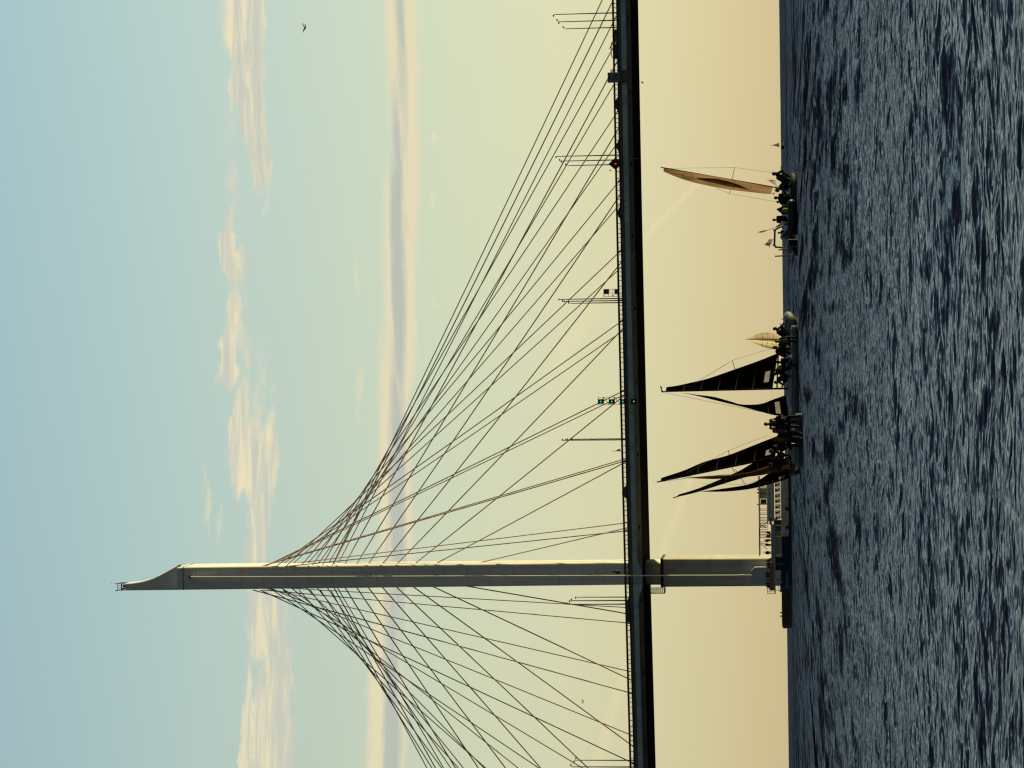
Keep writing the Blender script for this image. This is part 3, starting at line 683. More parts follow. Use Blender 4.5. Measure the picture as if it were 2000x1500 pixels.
# vehicles
GLS = mat('car_glass', (.01, .012, .015), .1, var=.1, spec=.8)
def car(y, Y, paint, label, L_=4.5, H=1.55, van=False):
    X = P(1215, y, Y).x; z0 = zr(X) - 1.445
    t = thing('parked_car' if 0 else 'car', (X, Y, z0), label, 'van' if van else 'car', 'vehicles on the bridge')
    h = L_ / 2
    if van: prof = [(-h, .3), (h, .3), (h, .95), (h - .35, 1.15), (h - 1.0, H - .12), (h - 1.4, H), (-h + .15, H), (-h, H - .2)]
    else: prof = [(-h, .28), (h, .28), (h, .75), (h - .25, .88), (h - 1.15, .98), (-h + .9, 1.0), (-h + .1, .98), (-h, .8)]
    m_ = MB(); rings = []
    for dy, k in ((-.88, .94), (-.8, 1.0), (.8, 1.0), (.88, .94)):
        rings.append([(X + x * (k if abs(x) > h - .3 else 1), Y + dy, z0 + (.28 + (z - .28) * (.97 if k < 1 else 1))) for x, z in prof])
    m_.loft(rings); body = m_.build('body', paint, t)
    if not van:
        m_ = MB(); ro = [(h - 1.25, .97), (h - 1.95, H - .05), (h - 2.3, H), (-h + 1.3, H), (-h + .55, .98)]
        rings = [[(X + x, Y + dy * (1 if z < 1.1 else .85), z0 + z) for x, z in ro] for dy in (-.78, .78)]
        m_.loft(rings); m_.build('window', GLS, t)
        m_ = MB(); m_.box(X - h + 1.25, X + h - 2.25, Y - .62, Y + .62, z0 + H - .02, z0 + H + .03); m_.build('roof', paint, t)
    else:
        m_ = MB(); m_.prism([(X + h - 1.9, z0 + 1.15), (X + h - .5, z0 + 1.15), (X + h - 1.1, z0 + H - .2), (X + h - 1.9, z0 + H - .2)], Y - .9, Y - .885); m_.build('window', GLS, t)
    for dx in (-h + .8, h - .85):
        for dy in (-.86, .86):
            m_ = MB(); m_.tube((X + dx, Y + dy - .1, z0 + .32), (X + dx, Y + dy + .1, z0 + .32), .32, .32, 14); w = m_.build('wheel', BLK, t)
            m_ = MB(); m_.tube((X + dx, Y + dy - .115, z0 + .32), (X + dx, Y + dy + .115, z0 + .32), .19, .19, 10); m_.build('rim', SILV, w)
    m_ = MB(); m_.box(X + h - .06, X + h + .01, Y - .8, Y - .5, z0 + .62, z0 + .78); m_.build('headlight', STL, t)
    m_ = MB(); m_.box(X + h - .06, X + h + .01, Y + .5, Y + .8, z0 + .62, z0 + .78); m_.build('headlight', STL, t)
    return t
car(957, 468.2, mat('car_red', (.10, .012, .012), .4, coat=.5), 'dark red hatchback close to the pylon on the near lane', 4.3, 1.72)
car(200, 468.2, mat('car_navy', (.015, .02, .035), .4, coat=.5), 'dark blue car on the near lane just past the grey height board', 4.4, 1.5)
car(412, 468.2, mat('car_grey', (.03, .04, .05), .4, coat=.5), 'blue grey car on the near lane past the red diamond', 4.2, 1.35)
car(1190, 468.2, mat('car_dark', (.015, .017, .02), .4, coat=.5), 'black van on the near lane just past the pylon', 4.8, 1.55, van=True)
car(282, 468.2, mat('car_brown', (.03, .028, .025), .4, coat=.5), 'brownish car on the near lane beside the red diamond', 4.0, 1.35)
# tow truck carrying a car
X = P(1200, 88, 468.4).x; z0 = zr(X) - 1.445; Y = 468.4
t = thing('tow_truck', (X, Y, z0), 'dark tow truck with raised boom and a loaded car near the end of the deck', 'truck', 'vehicles on the bridge')
m_ = MB(); m_.box(X - 2.6, X + 2.6, Y - 1.05, Y + 1.05, z0 + .5, z0 + .85); m_.build('flatbed', mat('truck_dark', (.02, .022, .025), .5), t)
m_ = MB(); m_.loft([[(X + x, Y + dy, z0 + z) for x, z in ((1.2, .5), (2.75, .5), (2.75, 1.2), (2.3, 1.7), (1.3, 1.75))] for dy in (-1.05, 1.05)]); m_.build('cab', MATS['truck_dark'], t)
m_ = MB(); m_.path([(X + 1.9, Y - 1.1, z0 + 1.0), (X + .6, Y - 1.0, z0 + 1.5), (X - .8, Y - 1.0, z0 + 2.3)], .09); m_.ball((X + .9, Y - 1.0, z0 + 1.35), (.5, .3, .35)); m_.build('boom', mat('boom_grey', (.14, .16, .16), .5), t)
m_ = MB(); pts = [(X + .6, z0 + 1.7), (X + .35, z0 + 2.0), (X - .9, z0 + 2.08), (X - 2.0, z0 + 2.02), (X - 2.45, z0 + 1.7)]
m_.path([(x, Y - .6, z) for x, z in pts], .05, 6); m_.path([(x, Y + .6, z) for x, z in pts], .05, 6)
m_.loft([[(X + x, Y + dy, z0 + z) for x, z in ((-2.6, .9), (1.0, .9), (1.0, 1.4), (.1, 1.55), (-2.5, 1.75))] for dy in (-.8, .8)]); m_.build('loaded_car', mat('load_dark', (.012, .012, .014), .4), t)
for dx in (-1.7, -.8, 1.9):
    for dy in (-.95, .95):
        m_ = MB(); m_.tube((X + dx, Y + dy - .13, z0 + .42), (X + dx, Y + dy + .13, z0 + .42), .42, .42, 14); m_.build('wheel', BLK, t)

# ------------------------------------------------------------------ people
def lerp(a, b, t): return tuple(a[i] + (b[i] - a[i]) * t for i in range(3))
def pose(kind):
    if kind == 'stand':
        J = dict(pel=(0, 0, .96), che=(0, -.01, 1.30), nek=(0, 0, 1.49), hed=(0, -.02, 1.63), sh=(.18, 0, 1.43), el=(.25, .02, 1.15), wr=(.22, -.12, .92),
                 hip=(.1, 0, .92), kn=(.12, -.03, .50), an=(.13, .02, .09), toe=(.15, -.17, .04))
        J2 = {}
    elif kind == 'reach':
        J = dict(pel=(0, .05, .90), che=(0, -.12, 1.20), nek=(0, -.2, 1.38), hed=(0, -.26, 1.51), sh=(.18, -.16, 1.32), el=(.25, -.38, 1.12), wr=(.16, -.62, 1.05),
                 hip=(.1, .05, .87), kn=(.14, -.14, .48), an=(.15, .06, .09), toe=(.17, -.12, .04))
        J2 = dict(el=(.28, -.3, 1.06), wr=(.22, -.5, .86))
    elif kind == 'sit':
        J = dict(pel=(0, 0, .11), che=(0, -.05, .44), nek=(0, -.09, .63), hed=(0, -.13, .77), sh=(.18, -.07, .57), el=(.25, -.12, .30), wr=(.16, -.34, .22),
                 hip=(.1, -.01, .10), kn=(.13, -.43, .13), an=(.12, -.47, -.31), toe=(.13, -.63, -.36))
        J2 = {}
    elif kind == 'hike':
        J = dict(pel=(0, 0, .11), che=(0, .10, .43), nek=(0, .12, .62), hed=(0, .07, .77), sh=(.18, .11, .57), el=(.24, -.06, .36), wr=(.14, -.27, .30),
                 hip=(.1, -.01, .10), kn=(.12, -.44, .04), an=(.13, -.52, -.38), toe=(.14, -.66, -.46))
        J2 = dict(wr=(.2, -.3, .16))
    else:  # crouch
        J = dict(pel=(0, .1, .42), che=(0, -.12, .68), nek=(0, -.26, .84), hed=(0, -.36, .94), sh=(.18, -.22, .79), el=(.26, -.36, .55), wr=(.2, -.58, .48),
                 hip=(.1, .1, .40), kn=(.17, -.26, .50), an=(.15, .02, .09), toe=(.17, -.18, .04))
        J2 = dict(wr=(.12, -.62, .62))
    out = {k: Vector(J[k]) for k in ('pel', 'che', 'nek', 'hed')}
    for k in ('sh', 'el', 'wr', 'hip', 'kn', 'an', 'toe'):
        out[k + 'R'] = Vector(J[k]); v = J2.get(k, J[k]); out[k + 'L'] = Vector((-v[0], v[1], v[2]))
    return out
def hand(m_, wr, el, sx):
    d = (wr - el).normalized(); fwd = (d * .6 + Vector((0, -.6, -.25))).normalized(); side = fwd.cross(Vector((0, 0, 1))).normalized()
    upv = side.cross(fwd)
    pc = wr + fwd * .05
    m_.cone(wr, pc + fwd * .02, .026, .03, 8)
    m_.ball(pc, (.036, .036, .026), 8, 6)
    for k, (o, ln) in enumerate(((-.030, .072), (-.010, .082), (.010, .076), (.029, .058))):
        a = pc + side * o + fwd * .03; b = a + fwd * ln * .55 - upv * .012; c = b + fwd * ln * .25 - upv * ln * .45
        m_.cone(a, b, .011, .010, 6); m_.cone(b, c, .010, .009, 6)
    a = pc - fwd * .01 + side * sx * .03; b = a + side * sx * .035 + fwd * .03; c = b + fwd * .028 - upv * .008
    m_.cone(a, b, .013, .012, 6); m_.cone(b, c, .012, .010, 6)
def figure_parts(kind):
    J = pose(kind); out = {}
    b = MB()
    b.cone(J['pel'], J['che'], .125, .13); b.cone(J['che'], J['nek'] - Vector((0, 0, .05)), .12, .085); b.cone(J['nek'] - Vector((0, 0, .06)), J['hed'] - Vector((0, 0, .05)), .058, .055)
    h = J['hed']; b.ball(h, (.078, .095, .118), 16, 12); b.ball(h + Vector((0, -.03, -.065)), (.055, .06, .05), 12, 8)
    b.cone(h + Vector((0, -.088, .005)), h + Vector((0, -.108, -.022)), .011, .015, 8)
    for s_ in (-1, 1):
        b.ball(h + Vector((s_ * .080, .005, -.01)), (.012, .022, .032), 8, 6)
        b.ball(h + Vector((s_ * .03, -.078, .022)), (.02, .02, .010), 8, 6)
    b.ball(h + Vector((0, -.088, -.06)), (.024, .012, .009), 8, 6)
    for s_, q in ((1, 'R'), (-1, 'L')):
        b.cone(J['che'] + Vector((s_ * .06, 0, .08)), J['sh' + q], .08, .062); b.cone(J['sh' + q], J['el' + q], .052, .041); b.cone(J['el' + q], J['wr' + q], .042, .027)
        hand(b, J['wr' + q], J['el' + q], -s_)
        b.cone(J['hip' + q], J['kn' + q], .085, .056); b.cone(J['kn' + q], J['an' + q], .055, .038); b.cone(J['an' + q], J['toe' + q], .042, .032)
    out['body'] = (b, .0105)
    j = MB(); j.cone(J['pel'] + Vector((0, 0, .02)), J['che'], .155, .165); j.cone(J['che'], J['nek'] - Vector((0, 0, .04)), .155, .10)
    j.ball(J['nek'] - Vector((0, 0, .02)), (.09, .09, .055))
    t = MB(); t.cone(J['pel'], J['pel'] + Vector((0, 0, .04)), .15, .145)
    s2 = MB()
    for s_, q in ((1, 'R'), (-1, 'L')):
        j.cone(J['che'] + Vector((s_ * .06, 0, .08)), J['sh' + q], .10, .085); j.cone(J['sh' + q], J['el' + q], .076, .062); j.cone(J['el' + q], J['wr' + q].lerp(J['el' + q], .06), .062, .044)
        t.cone(J['hip' + q], J['kn' + q], .108, .078); t.cone(J['kn' + q], J['an' + q], .078, .062)
        s2.cone(J['an' + q] - Vector((0, 0, .02)), J['toe' + q], .058, .044); s2.cone(J['an' + q], J['an' + q] + (J['kn' + q] - J['an' + q]) * .3, .06, .066)
    out['jacket'] = (j, .018); out['trousers'] = (t, .018); out['boots'] = (s2, .016)
    hr = MB(); hr.ball(h + Vector((0, .012, .03)), (.092, .105, .105), 14, 10); out['cap_'] = (hr, .014)
    v = MB(); v.cone(J['pel'].lerp(J['che'], .45), J['che'] + Vector((0, 0, .08)), .185, .175); out['life_vest'] = (v, .018)
    return out
FIG = {}
def fig_mesh(kind, part):
    if (kind, part) not in FIG:
        for nm, (mb_, vx) in figure_parts(kind).items():
            me = mb_.mesh('raw'); o = bpy.data.objects.new('raw', me); COL.objects.link(o)
            if nm == 'cap_':   # cut the cap above the brow
                pass
            md = o.modifiers.new('r', 'REMESH'); md.mode = 'VOXEL'; md.voxel_size = vx; md.use_smooth_shade = True
            sm = o.modifiers.new('s', 'SMOOTH'); sm.factor = .5; sm.iterations = 2 if nm != 'body' else 1
            bpy.context.view_layer.update()
            m2 = bpy.data.meshes.new_from_object(o.evaluated_get(bpy.context.evaluated_depsgraph_get()))
            m2.name = nm; m2.materials.clear(); m2.materials.append(None)
            if nm == 'cap_':
                h = pose(kind)['hed']; import bmesh
                bm = bmesh.new(); bm.from_mesh(m2)
                bmesh.ops.bisect_plane(bm, geom=bm.verts[:] + bm.edges[:] + bm.faces[:], plane_co=h + Vector((0, -.05, .035)), plane_no=Vector((0, .55, 1)).normalized() * -1, clear_outer=True)
                bm.to_mesh(m2); bm.free()
            bpy.data.objects.remove(o); bpy.data.meshes.remove(me)
            FIG[(kind, nm)] = m2
    return FIG[(kind, part)]
SKIN = mat('skin', (.14, .075, .05), .55, var=.08)
CL = {k: mat('cloth_' + k, c, .8, var=.25, scale=9, spec=.2) for k, c in dict(black=(.008, .008, .009), navy=(.01, .014, .028), grey=(.07, .08, .09), orange=(.20, .06, .015), red=(.12, .012, .01), tan=(.09, .06, .045), yellow=(.30, .24, .04), white=(.5, .48, .42), brown=(.02, .011, .007)).items()}
def person(loc, rz, kind, label, jacket='black', trousers='black', cap='black', vest=None, tilt=0, rx=0, scale=1.0):
    t = thing('person', loc, label, 'person', None, rz); t.rotation_euler = (rx, tilt, rz); t.scale = (scale,) * 3
    def add(nm, key, m, par=t):
        o = bpy.data.objects.new(nm, fig_mesh(kind, key)); COL.objects.link(o); o.parent = par
        o.material_slots[0].link = 'OBJECT'; o.material_slots[0].material = m; return o
    bd = add('body', 'body', SKIN); add('jacket', 'jacket', CL[jacket], bd); add('trousers', 'trousers', CL[trousers], bd); add('boots', 'boots', CL['black'], bd)
    add('cap' if cap != 'brown' else 'hair', 'cap_', CL[cap], bd)
    if vest: add('life_vest', 'life_vest', CL[vest], bd)
    return t

# ------------------------------------------------------------------ sailing boats
SAILK = cloth('black_sail', (.0015, .001, .001), (.007, .003, .001), .5, gloss=0)
SAILG = cloth('gold_sail', (.29, .175, .10), (.62, .36, .18), .35, var=.6, scale=.55)
SAILW = cloth('pale_sail', (.5, .38, .26), (.98, .74, .48), .75, var=.15, scale=.5)
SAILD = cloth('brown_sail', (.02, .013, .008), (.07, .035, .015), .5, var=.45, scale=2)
WIN = film('sail_window', (.16, .15, .13), .62)
MAST = mat('black_mast', (.006, .005, .005), .9, spec=.05)
LOGO = mat('logo_grey', (.085, .08, .085), .7)
HUL = mat('hull_grey', (.10, .12, .135), .45, var=.15, scale=2, coat=.3)
HULD = mat('hull_dark', (.012, .013, .016), .5, var=.2)
DECKM = mat('deck_grey', (.30, .33, .38), .6, var=.15)
WIRE = mat('rigging_wire', (.08, .07, .06), .5)
def resample(pts, n):
    pts = [Vector((p[0], p[1], 0)) for p in pts]; d = [0]
    for a, b in zip(pts[:-1], pts[1:]): d.append(d[-1] + (b - a).length)
    return [(float(np.interp(t * d[-1], d, [p.x for p in pts])), float(np.interp(t * d[-1], d, [p.y for p in pts]))) for t in [i / (n - 1) for i in range(n)]]
def smooth_curve(pts, n):
    # Catmull-Rom through the surveyed edge points
    P4 = [Vector((p[0], p[1], 0)) for p in pts]; P4 = [2 * P4[0] - P4[1]] + P4 + [2 * P4[-1] - P4[-2]]; out = []
    for i in range(1, len(P4) - 2):
        for k in range(8):
            t = k / 8; a, b, c, d = P4[i - 1:i + 3]
            out.append(.5 * ((2 * b) + (c - a) * t + (2 * a - 5 * b + 4 * c - d) * t * t + (3 * b - a - 3 * c + d) * t ** 3))
    out.append(P4[-2]); return resample([(p.x, p.y) for p in out], n)
def sail(name, luff, leech, Y, dY, camber, m, parent, window=None, nv=44, nu=16):
    a = smooth_curve(luff, nv); b = smooth_curve(leech, nv); pts = []
    for j in range(nv):
        A = P(a[j][0], a[j][1], Y); t = j / (nv - 1)
        w0 = math.hypot(a[j][0] - b[j][0], a[j][1] - b[j][1]) * Y / FPX
        B = P(b[j][0], b[j][1], Y + dY * min(1, .25 + w0 / 2.5))
        row_ = []
        for i in range(nu):
            u = i / (nu - 1); p = A.lerp(B, u); p.y += camber * w0 * math.sin(math.pi * u ** .8); row_.append(p)
        pts.append(row_)
    inw = (lambda u, v: window[0] < u < window[1] and window[2] < v < window[3]) if window else None
    m_ = MB(); m_.grid(pts, inw); o = m_.build(name, m, parent, smooth=True)
    if window:
        m_ = MB(); m_.grid(pts, lambda u, v: not inw(u, v)); m_.build('window', WIN, o, smooth=True)
    # panel seams and batten lines follow the cloth
    m_ = MB()
    for v in (.18, .34, .5, .66, .82):
        j = int(v * (nv - 1)); c_ = [pts[j][i] + Vector((0, -.012, 0)) for i in range(nu)]
        if (c_[0] - c_[-1]).length > .5:
            m_.grid([[c_[i], c_[i] + Vector((0, 0, .03))] for i in range(nu) if not (window and inw(i / (nu - 1), v))])
    if m_.f: m_.build('seam', mat('seam_brown', (.004, .003, .003), .8), o)
    return o, pts
def hull(parent, x0y, x1y, Y, L0, z_deck, beam, m, yaw=0, heel=0, name='hull', free=.75):
    """x0y/x1y: photo bearings of stern and bow; hull as lofted stations"""
    A = P(1540, x0y, Y); B = P(1540, x1y, Y); L_ = (B.x - A.x); m_ = MB(); rings = []; ns = 15
    for k in range(ns):
        t = k / (ns - 1); w = beam / 2 * (math.sin(math.pi * min(1, .30 + t * .70)) ** .75 if t > .25 else (.80 + .2 * t / .25)); w = max(w, .03)
        if t <= .25: w = beam / 2 * (.84 + .3 * t)
        sh = free + .12 * (t - .4) ** 2 * 2 + .1 * t; dr = -.35 * math.sin(math.pi * min(1, t * .9 + .1)) - .02
        x = A.x + L_ * t; ring = []
        for (fy, fz) in ((-1, 1), (-1.0, .55), (-.86, .1), (-.5, -.6), (0, -1), (.5, -.6), (.86, .1), (1.0, .55), (1, 1), (.5, 1.04), (0, 1.06), (-.5, 1.04)):
            z = fz * sh if fz > 0 else -fz * dr
            yy = fy * w; yy, z2 = yy * math.cos(heel) - z * math.sin(heel), yy * math.sin(heel) + z * math.cos(heel)
            ring.append((x + (.25 * (fz if fz > 0 else 0) * (1 if L_ > 0 else -1) if t > .85 else 0), Y + yy, z2 + z_deck))
        rings.append(ring)
    m_.loft(rings); return m_.build(name, m, parent, smooth=True)
def line(m_, pts, Y, r=.012):
    q = [P(x, y, Y) for x, y in pts]
    for a, b in zip(q[:-1], q[1:]): m_.tube(a, b, r, r, 5)
def pole(m_, a, b, Y, r0, r1=None): m_.tube(P(a[0], a[1], Y), P(b[0], b[1], Y), r0, r1 or r0, 8)

# centre boat
YB = 168.0
b1 = thing('sailing_boat', (P(1540, 730, YB).x, YB, 0), 'racing keelboat with upright black mainsail and a twisted black jib in the centre', 'sailboat', 'racing keelboats')
hull(b1, 636, 824, YB, 0, -.06, 2.3, HUL, free=.40)
m_ = MB(); c = P(1540, 690, YB)
cx0 = P(1540, 752, YB).x; cx1 = P(1540, 700, YB).x
m_.loft([[(x, YB - w, .4), (x, YB + w, .4), (x, YB + w * .7, .42 + h), (x, YB - w * .7, .42 + h)] for x, w, h in ((P(1540, 800, YB).x, .3, .04), (cx0, .65, .26), (P(1540, 735, YB).x, .72, .3), (P(1540, 716, YB).x, .7, .3))]); m_.build('cabin', DECKM, b1)
m_ = MB(); m_.box(P(1540, 645, YB).x, P(1540, 710, YB).x, YB - .95, YB - .85, .55, .82) if 0 else None
m_.path([(P(1540, y, YB).x, YB - 1.05 + .25 * (y > 770) + .3 * (y > 789), .47) for y in (640, 680, 740, 790)], .03, 6); m_.build('toe_rail', mat('rail_blue', (.32, .42, .48), .4), b1)
ms = MB(); pole(ms, (1291.5, 765), (1540, 758.5), YB, .035, .065); mst = ms.build('mast', MAST, b1)
m_ = MB(); pole(m_, (1290, 754), (1293.5, 765), YB, .03, .05); pole(m_, (1290, 754.5), (1300, 755.5) if 0 else (1294, 757), YB, .02); m_.build('wind_vane', mat('vane_red', (.06, .012, .012), .6), mst)
m_ = MB(); pole(m_, (1430.5, 704), (1436, 724), YB, .02); pole(m_, (1430.5, 704), (1434, 720), YB - .5, .02) if 0 else None; m_.build('spreader', MAST, mst)
m_ = MB(); pole(m_, (1520, 690), (1517.5, 758), YB, .05); m_.build('boom', mat('boom_maroon', (.02, .006, .007), .5), b1)
s1, pts1 = sail('mainsail', [(1300, 765), (1360, 763.6), (1440, 761.5), (1509, 758.3)], [(1301.5, 756), (1322, 753.2), (1346, 748), (1382, 739.5), (1430, 723), (1481, 705), (1519.5, 689.5)], YB, 1.0, .09, SAILK, b1, (.22, .52, .905, .95))
j1, _ = sail('jib', [(1334, 767.4), (1370, 775.3), (1407.5, 784.5), (1449.5, 794.6), (1485, 804), (1512.5, 811), (1541, 813.7)], [(1335, 767.2), (1358, 770.6), (1393.5, 775), (1425, 783.4), (1449, 789.9), (1484.5, 789), (1509, 780.5), (1534.5, 771.5)], YB - .1, .8, .08, SAILK, b1, (.12, .8, .885, .925))
# ring emblem with small marks near the head of the mainsail
def emblem(parent, cx, cy, a, b_, Y, tiltdeg, rough_=False):
    m_ = MB(); n = 40; inner = []; outer = []
    for k in range(n + 1):
        t = 2 * math.pi * k / n
        for lst, s_ in ((inner, .86), (outer, 1.0)):
            ex, ey = a * s_ * math.cos(t), b_ * s_ * math.sin(t)
            ct, st = math.cos(R(tiltdeg)), math.sin(R(tiltdeg))
            lst.append(P(cx + ex * ct - ey * st, cy + ex * st + ey * ct, Y))
    m_.grid([[i_, o_] for i_, o_ in zip(inner, outer)])
    for (ux, uy) in ((-4.5, 0), (0, .5), (4.5, 1)):        # three short marks
        for dx, dy, ww, hh in ((-1.5, -1.2, .5, 3), (1.2, -1.2, .5, 3), (0, 0, 3, .5), (.3, 1.4, 2.4, .5)):
            q = [P(cx + ux * a / 13 + dx * .8, cy + uy + dy, Y), P(cx + ux * a / 13 + (dx + ww) * .8, cy + uy + dy, Y), P(cx + ux * a / 13 + (dx + ww) * .8, cy + uy + dy + hh * .7, Y), P(cx + ux * a / 13 + dx * .8, cy + uy + dy + hh * .7, Y)]
            m_.add(q, [(0, 1, 2, 3)])
    return m_.build('emblem', LOGO, parent)
emblem(s1, 1348.5, 759, 12.3, 5.2, YB - .06, -2)
m_ = MB(); line(m_, [(1361, 745), (1430.5, 704), (1495, 684), (1540, 672)], YB - .3, .009); line(m_, [(1293, 766), (1541, 815)], YB, .01); line(m_, [(1335, 764), (1430.5, 704)], YB + .3, .006)
m_.build('rigging', WIRE, b1)
m_ = MB(); pole(m_, (1541, 697), (1555, 697), YB + .6, .06); m_.box(P(1540, 714, YB).x, P(1540, 706, YB).x, YB - .9, YB - .3, .42, .8); m_.build('cockpit_locker', DECKM, b1)

# left pair
YB2 = 138.0
b2 = thing('sailing_boat', (P(1540, 860, YB2).x, YB2, 0), 'leaning keelboat with crew crowded on its rail, the taller of two leaning masts', 'sailboat', 'racing keelboats')
hull(b2, 808, 910, YB2, 0, -.12, 2.2, HUL, heel=R(-8), free=.33)
m_ = MB(); pole(m_, (1283, 941.5), (1551, 886), YB2, .035, .06); mst = m_.build('mast', MAST, b2)
m_ = MB(); pole(m_, (1422.6, 880), (1428, 905), YB2, .018); pole(m_, (1430, 913.6), (1437, 926), YB2, .018); m_.build('spreader', MAST, mst)
m_ = MB(); pole(m_, (1522, 851), (1519, 894), YB2, .045); m_.build('boom', MAST, b2)
s2, _ = sail('mainsail', [(1290, 940), (1336, 931.5), (1385.5, 920.5), (1428.5, 912), (1473, 903), (1514, 893)], [(1291.5, 933.5), (1336, 918.6), (1375.6, 902), (1423.5, 888.5), (1476, 868), (1521, 850.3)], YB2, .9, .09, SAILK, b2, (.18, .48, .90, .955))
j2, _ = sail('jib', [(1341, 933.5), (1394, 935.6), (1441.6, 932.6), (1484.5, 928.5), (1514, 922), (1545, 914)], [(1342, 932.8), (1385.5, 929.3), (1430, 927), (1468, 921), (1511, 904), (1538, 893)], YB2 - .1, -.5, .10, SAILD, b2)
emblem(s2, 1343, 927.5, 11, 4.2, YB2 - .06, -14)
m_ = MB(); line(m_, [(1340, 925), (1422.6, 880), (1500, 850)], YB2 - .3, .008); line(m_, [(1284, 942), (1341, 934), (1545, 915)], YB2, .009); m_.build('rigging', WIRE, b2)
m_ = MB(); q = P(1540, 872, YB2); m_.loft([[(x, YB2 - w, .4), (x, YB2 + w, .4), (x, YB2 + w * .7, .45 + h), (x, YB2 - w * .7, .45 + h)] for x, w, h in ((P(1540, 905, YB2).x, .3, .1), (P(1540, 885, YB2).x, .6, .3), (P(1540, 866, YB2).x, .6, .3))]); m_.build('cabin', DECKM, b2)
YB3 = 172.0
b3 = thing('sailing_boat', (P(1540, 905, YB3).x, YB3, 0), 'leaning keelboat with shorter mast, half hidden behind its neighbour, nearest the pylon', 'sailboat', 'racing keelboats')
hull(b3, 845, 925, YB3, 0, -.1, 2.1, HULD, heel=R(-10), free=.5)
m_ = MB(); pole(m_, (1315, 972.5), (1540, 899), YB3, .035, .06); mst = m_.build('mast', MAST, b3)
m_ = MB(); pole(m_, (1436, 917), (1455, 946), YB3, .02); m_.build('spreader', MAST, mst)
sail('mainsail', [(1319.5, 971.4), (1369, 959), (1407, 947), (1443, 936), (1484.5, 924), (1517.5, 908)], [(1326, 965.6), (1362, 954.5), (1407, 936), (1443, 920), (1473, 903), (1514, 886)], YB3, .9, .09, SAILK, b3)
sail('jib', [(1367, 960.4), (1418.5, 960), (1468, 954.5), (1514, 943), (1541, 934)], [(1368, 959.8), (1418.5, 953.3), (1468, 944), (1501, 925), (1538, 896)], YB3 - .1, .6, .08, SAILK, b3, (.1, .3, .885, .95))
m_ = MB(); line(m_, [(1315, 972), (1367, 960.4)], YB3, .009); line(m_, [(1370, 945), (1455, 946), (1520, 925)], YB3 + .3, .008); m_.build('rigging', WIRE, b3)

# right boat seen end on, gold lit sail
YB4 = 165.0
b4 = thing('sailing_boat', (P(1540, 372, YB4).x, YB4, 0), 'keelboat seen end on with its narrow sail glowing gold in the low sun', 'sailboat', 'racing keelboats')
c = P(1540, 372, YB4); m_ = MB(); rings = []
for k in range(12):
    t = k / 11; w = 1.05 * (.8 + .2 * math.sin(math.pi * min(1, t + .1))) * (1 if t < .6 else max(.05, 1 - ((t - .6) / .4) ** 2)); yy = YB4 - 2.6 + 6.0 * t
    rings.append([(c.x + fx * w, yy, fz) for fx, fz in ((-1, .34), (-.95, .1), (-.6, -.2), (0, -.35), (.6, -.2), (.95, .1), (1, .34), (.5, .37), (0, .38), (-.5, .37))])
m_.loft(rings); m_.build('hull', HULD, b4, smooth=True)
m_ = MB(); pole(m_, (1290.6, 326.6), (1540, 371), YB4, .03, .055); mst = m_.build('mast', MAST, b4)
m_ = MB(); pole(m_, (1434.6, 327), (1425, 378), YB4 + .1, .016); m_.build('spreader', MAST, mst)
m_ = MB(); pole(m_, (1509.5, 364), (1511.5, 380), YB4 - .3, .04); m_.tube(P(1511, 366, YB4), P(1511, 378, YB4 - 2.2), .05); m_.build('boom', STL, b4)
sg, _ = sail('mainsail', [(1296, 328.3), (1350, 337), (1407.5, 346), (1460, 356), (1508, 365)], [(1296, 335), (1320, 345.2), (1353, 356), (1399, 366), (1425, 370.5), (1460, 374.6), (1495, 378.4), (1507, 378.6)], YB4, -3.2, .05, SAILG, b4)
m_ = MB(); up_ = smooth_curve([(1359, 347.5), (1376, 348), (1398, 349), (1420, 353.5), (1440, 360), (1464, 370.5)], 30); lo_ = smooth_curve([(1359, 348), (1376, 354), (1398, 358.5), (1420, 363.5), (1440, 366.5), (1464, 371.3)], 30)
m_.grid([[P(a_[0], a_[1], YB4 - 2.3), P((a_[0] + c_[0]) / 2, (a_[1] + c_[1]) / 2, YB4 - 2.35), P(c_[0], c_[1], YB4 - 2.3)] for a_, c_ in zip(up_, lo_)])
m_.build('painted_shade_patch', SAILD, sg, smooth=True)  # shade on the gold sail, imitated by a dark brown sheet
m_ = MB()
for k in range(25):
    pass
emb = emblem(sg, 1343, 343.6, 11, 5.0, YB4 - 2.2, 8); emb.data.materials.clear(); emb.data.materials.append(mat('logo_pale', (.6, .45, .3), .6))
m_ = MB(); line(m_, [(1296, 329), (1434.6, 327), (1515, 338), (1545, 346)], YB4 + .2, .009); line(m_, [(1399, 368), (1425, 378), (1520, 395)], YB4 + .2, .009); m_.build('rigging', WIRE, b4)
m_ = MB(); pole(m_, (1498.5, 351), (1522, 366), YB4 - 1, .015); st = m_.build('flagstaff', SILV, b4)
m_ = MB(); q = [P(1502, 354, YB4 - 1), P(1505, 350.5, YB4 - 1), P(1514, 352, YB4 - 1.1), P(1517, 361, YB4 - 1)]; m_.add(q, [(0, 1, 2, 3)]); m_.build('flag', cloth('mauve_flag', (.2, .16, .17), (.5, .4, .38), .6), st)

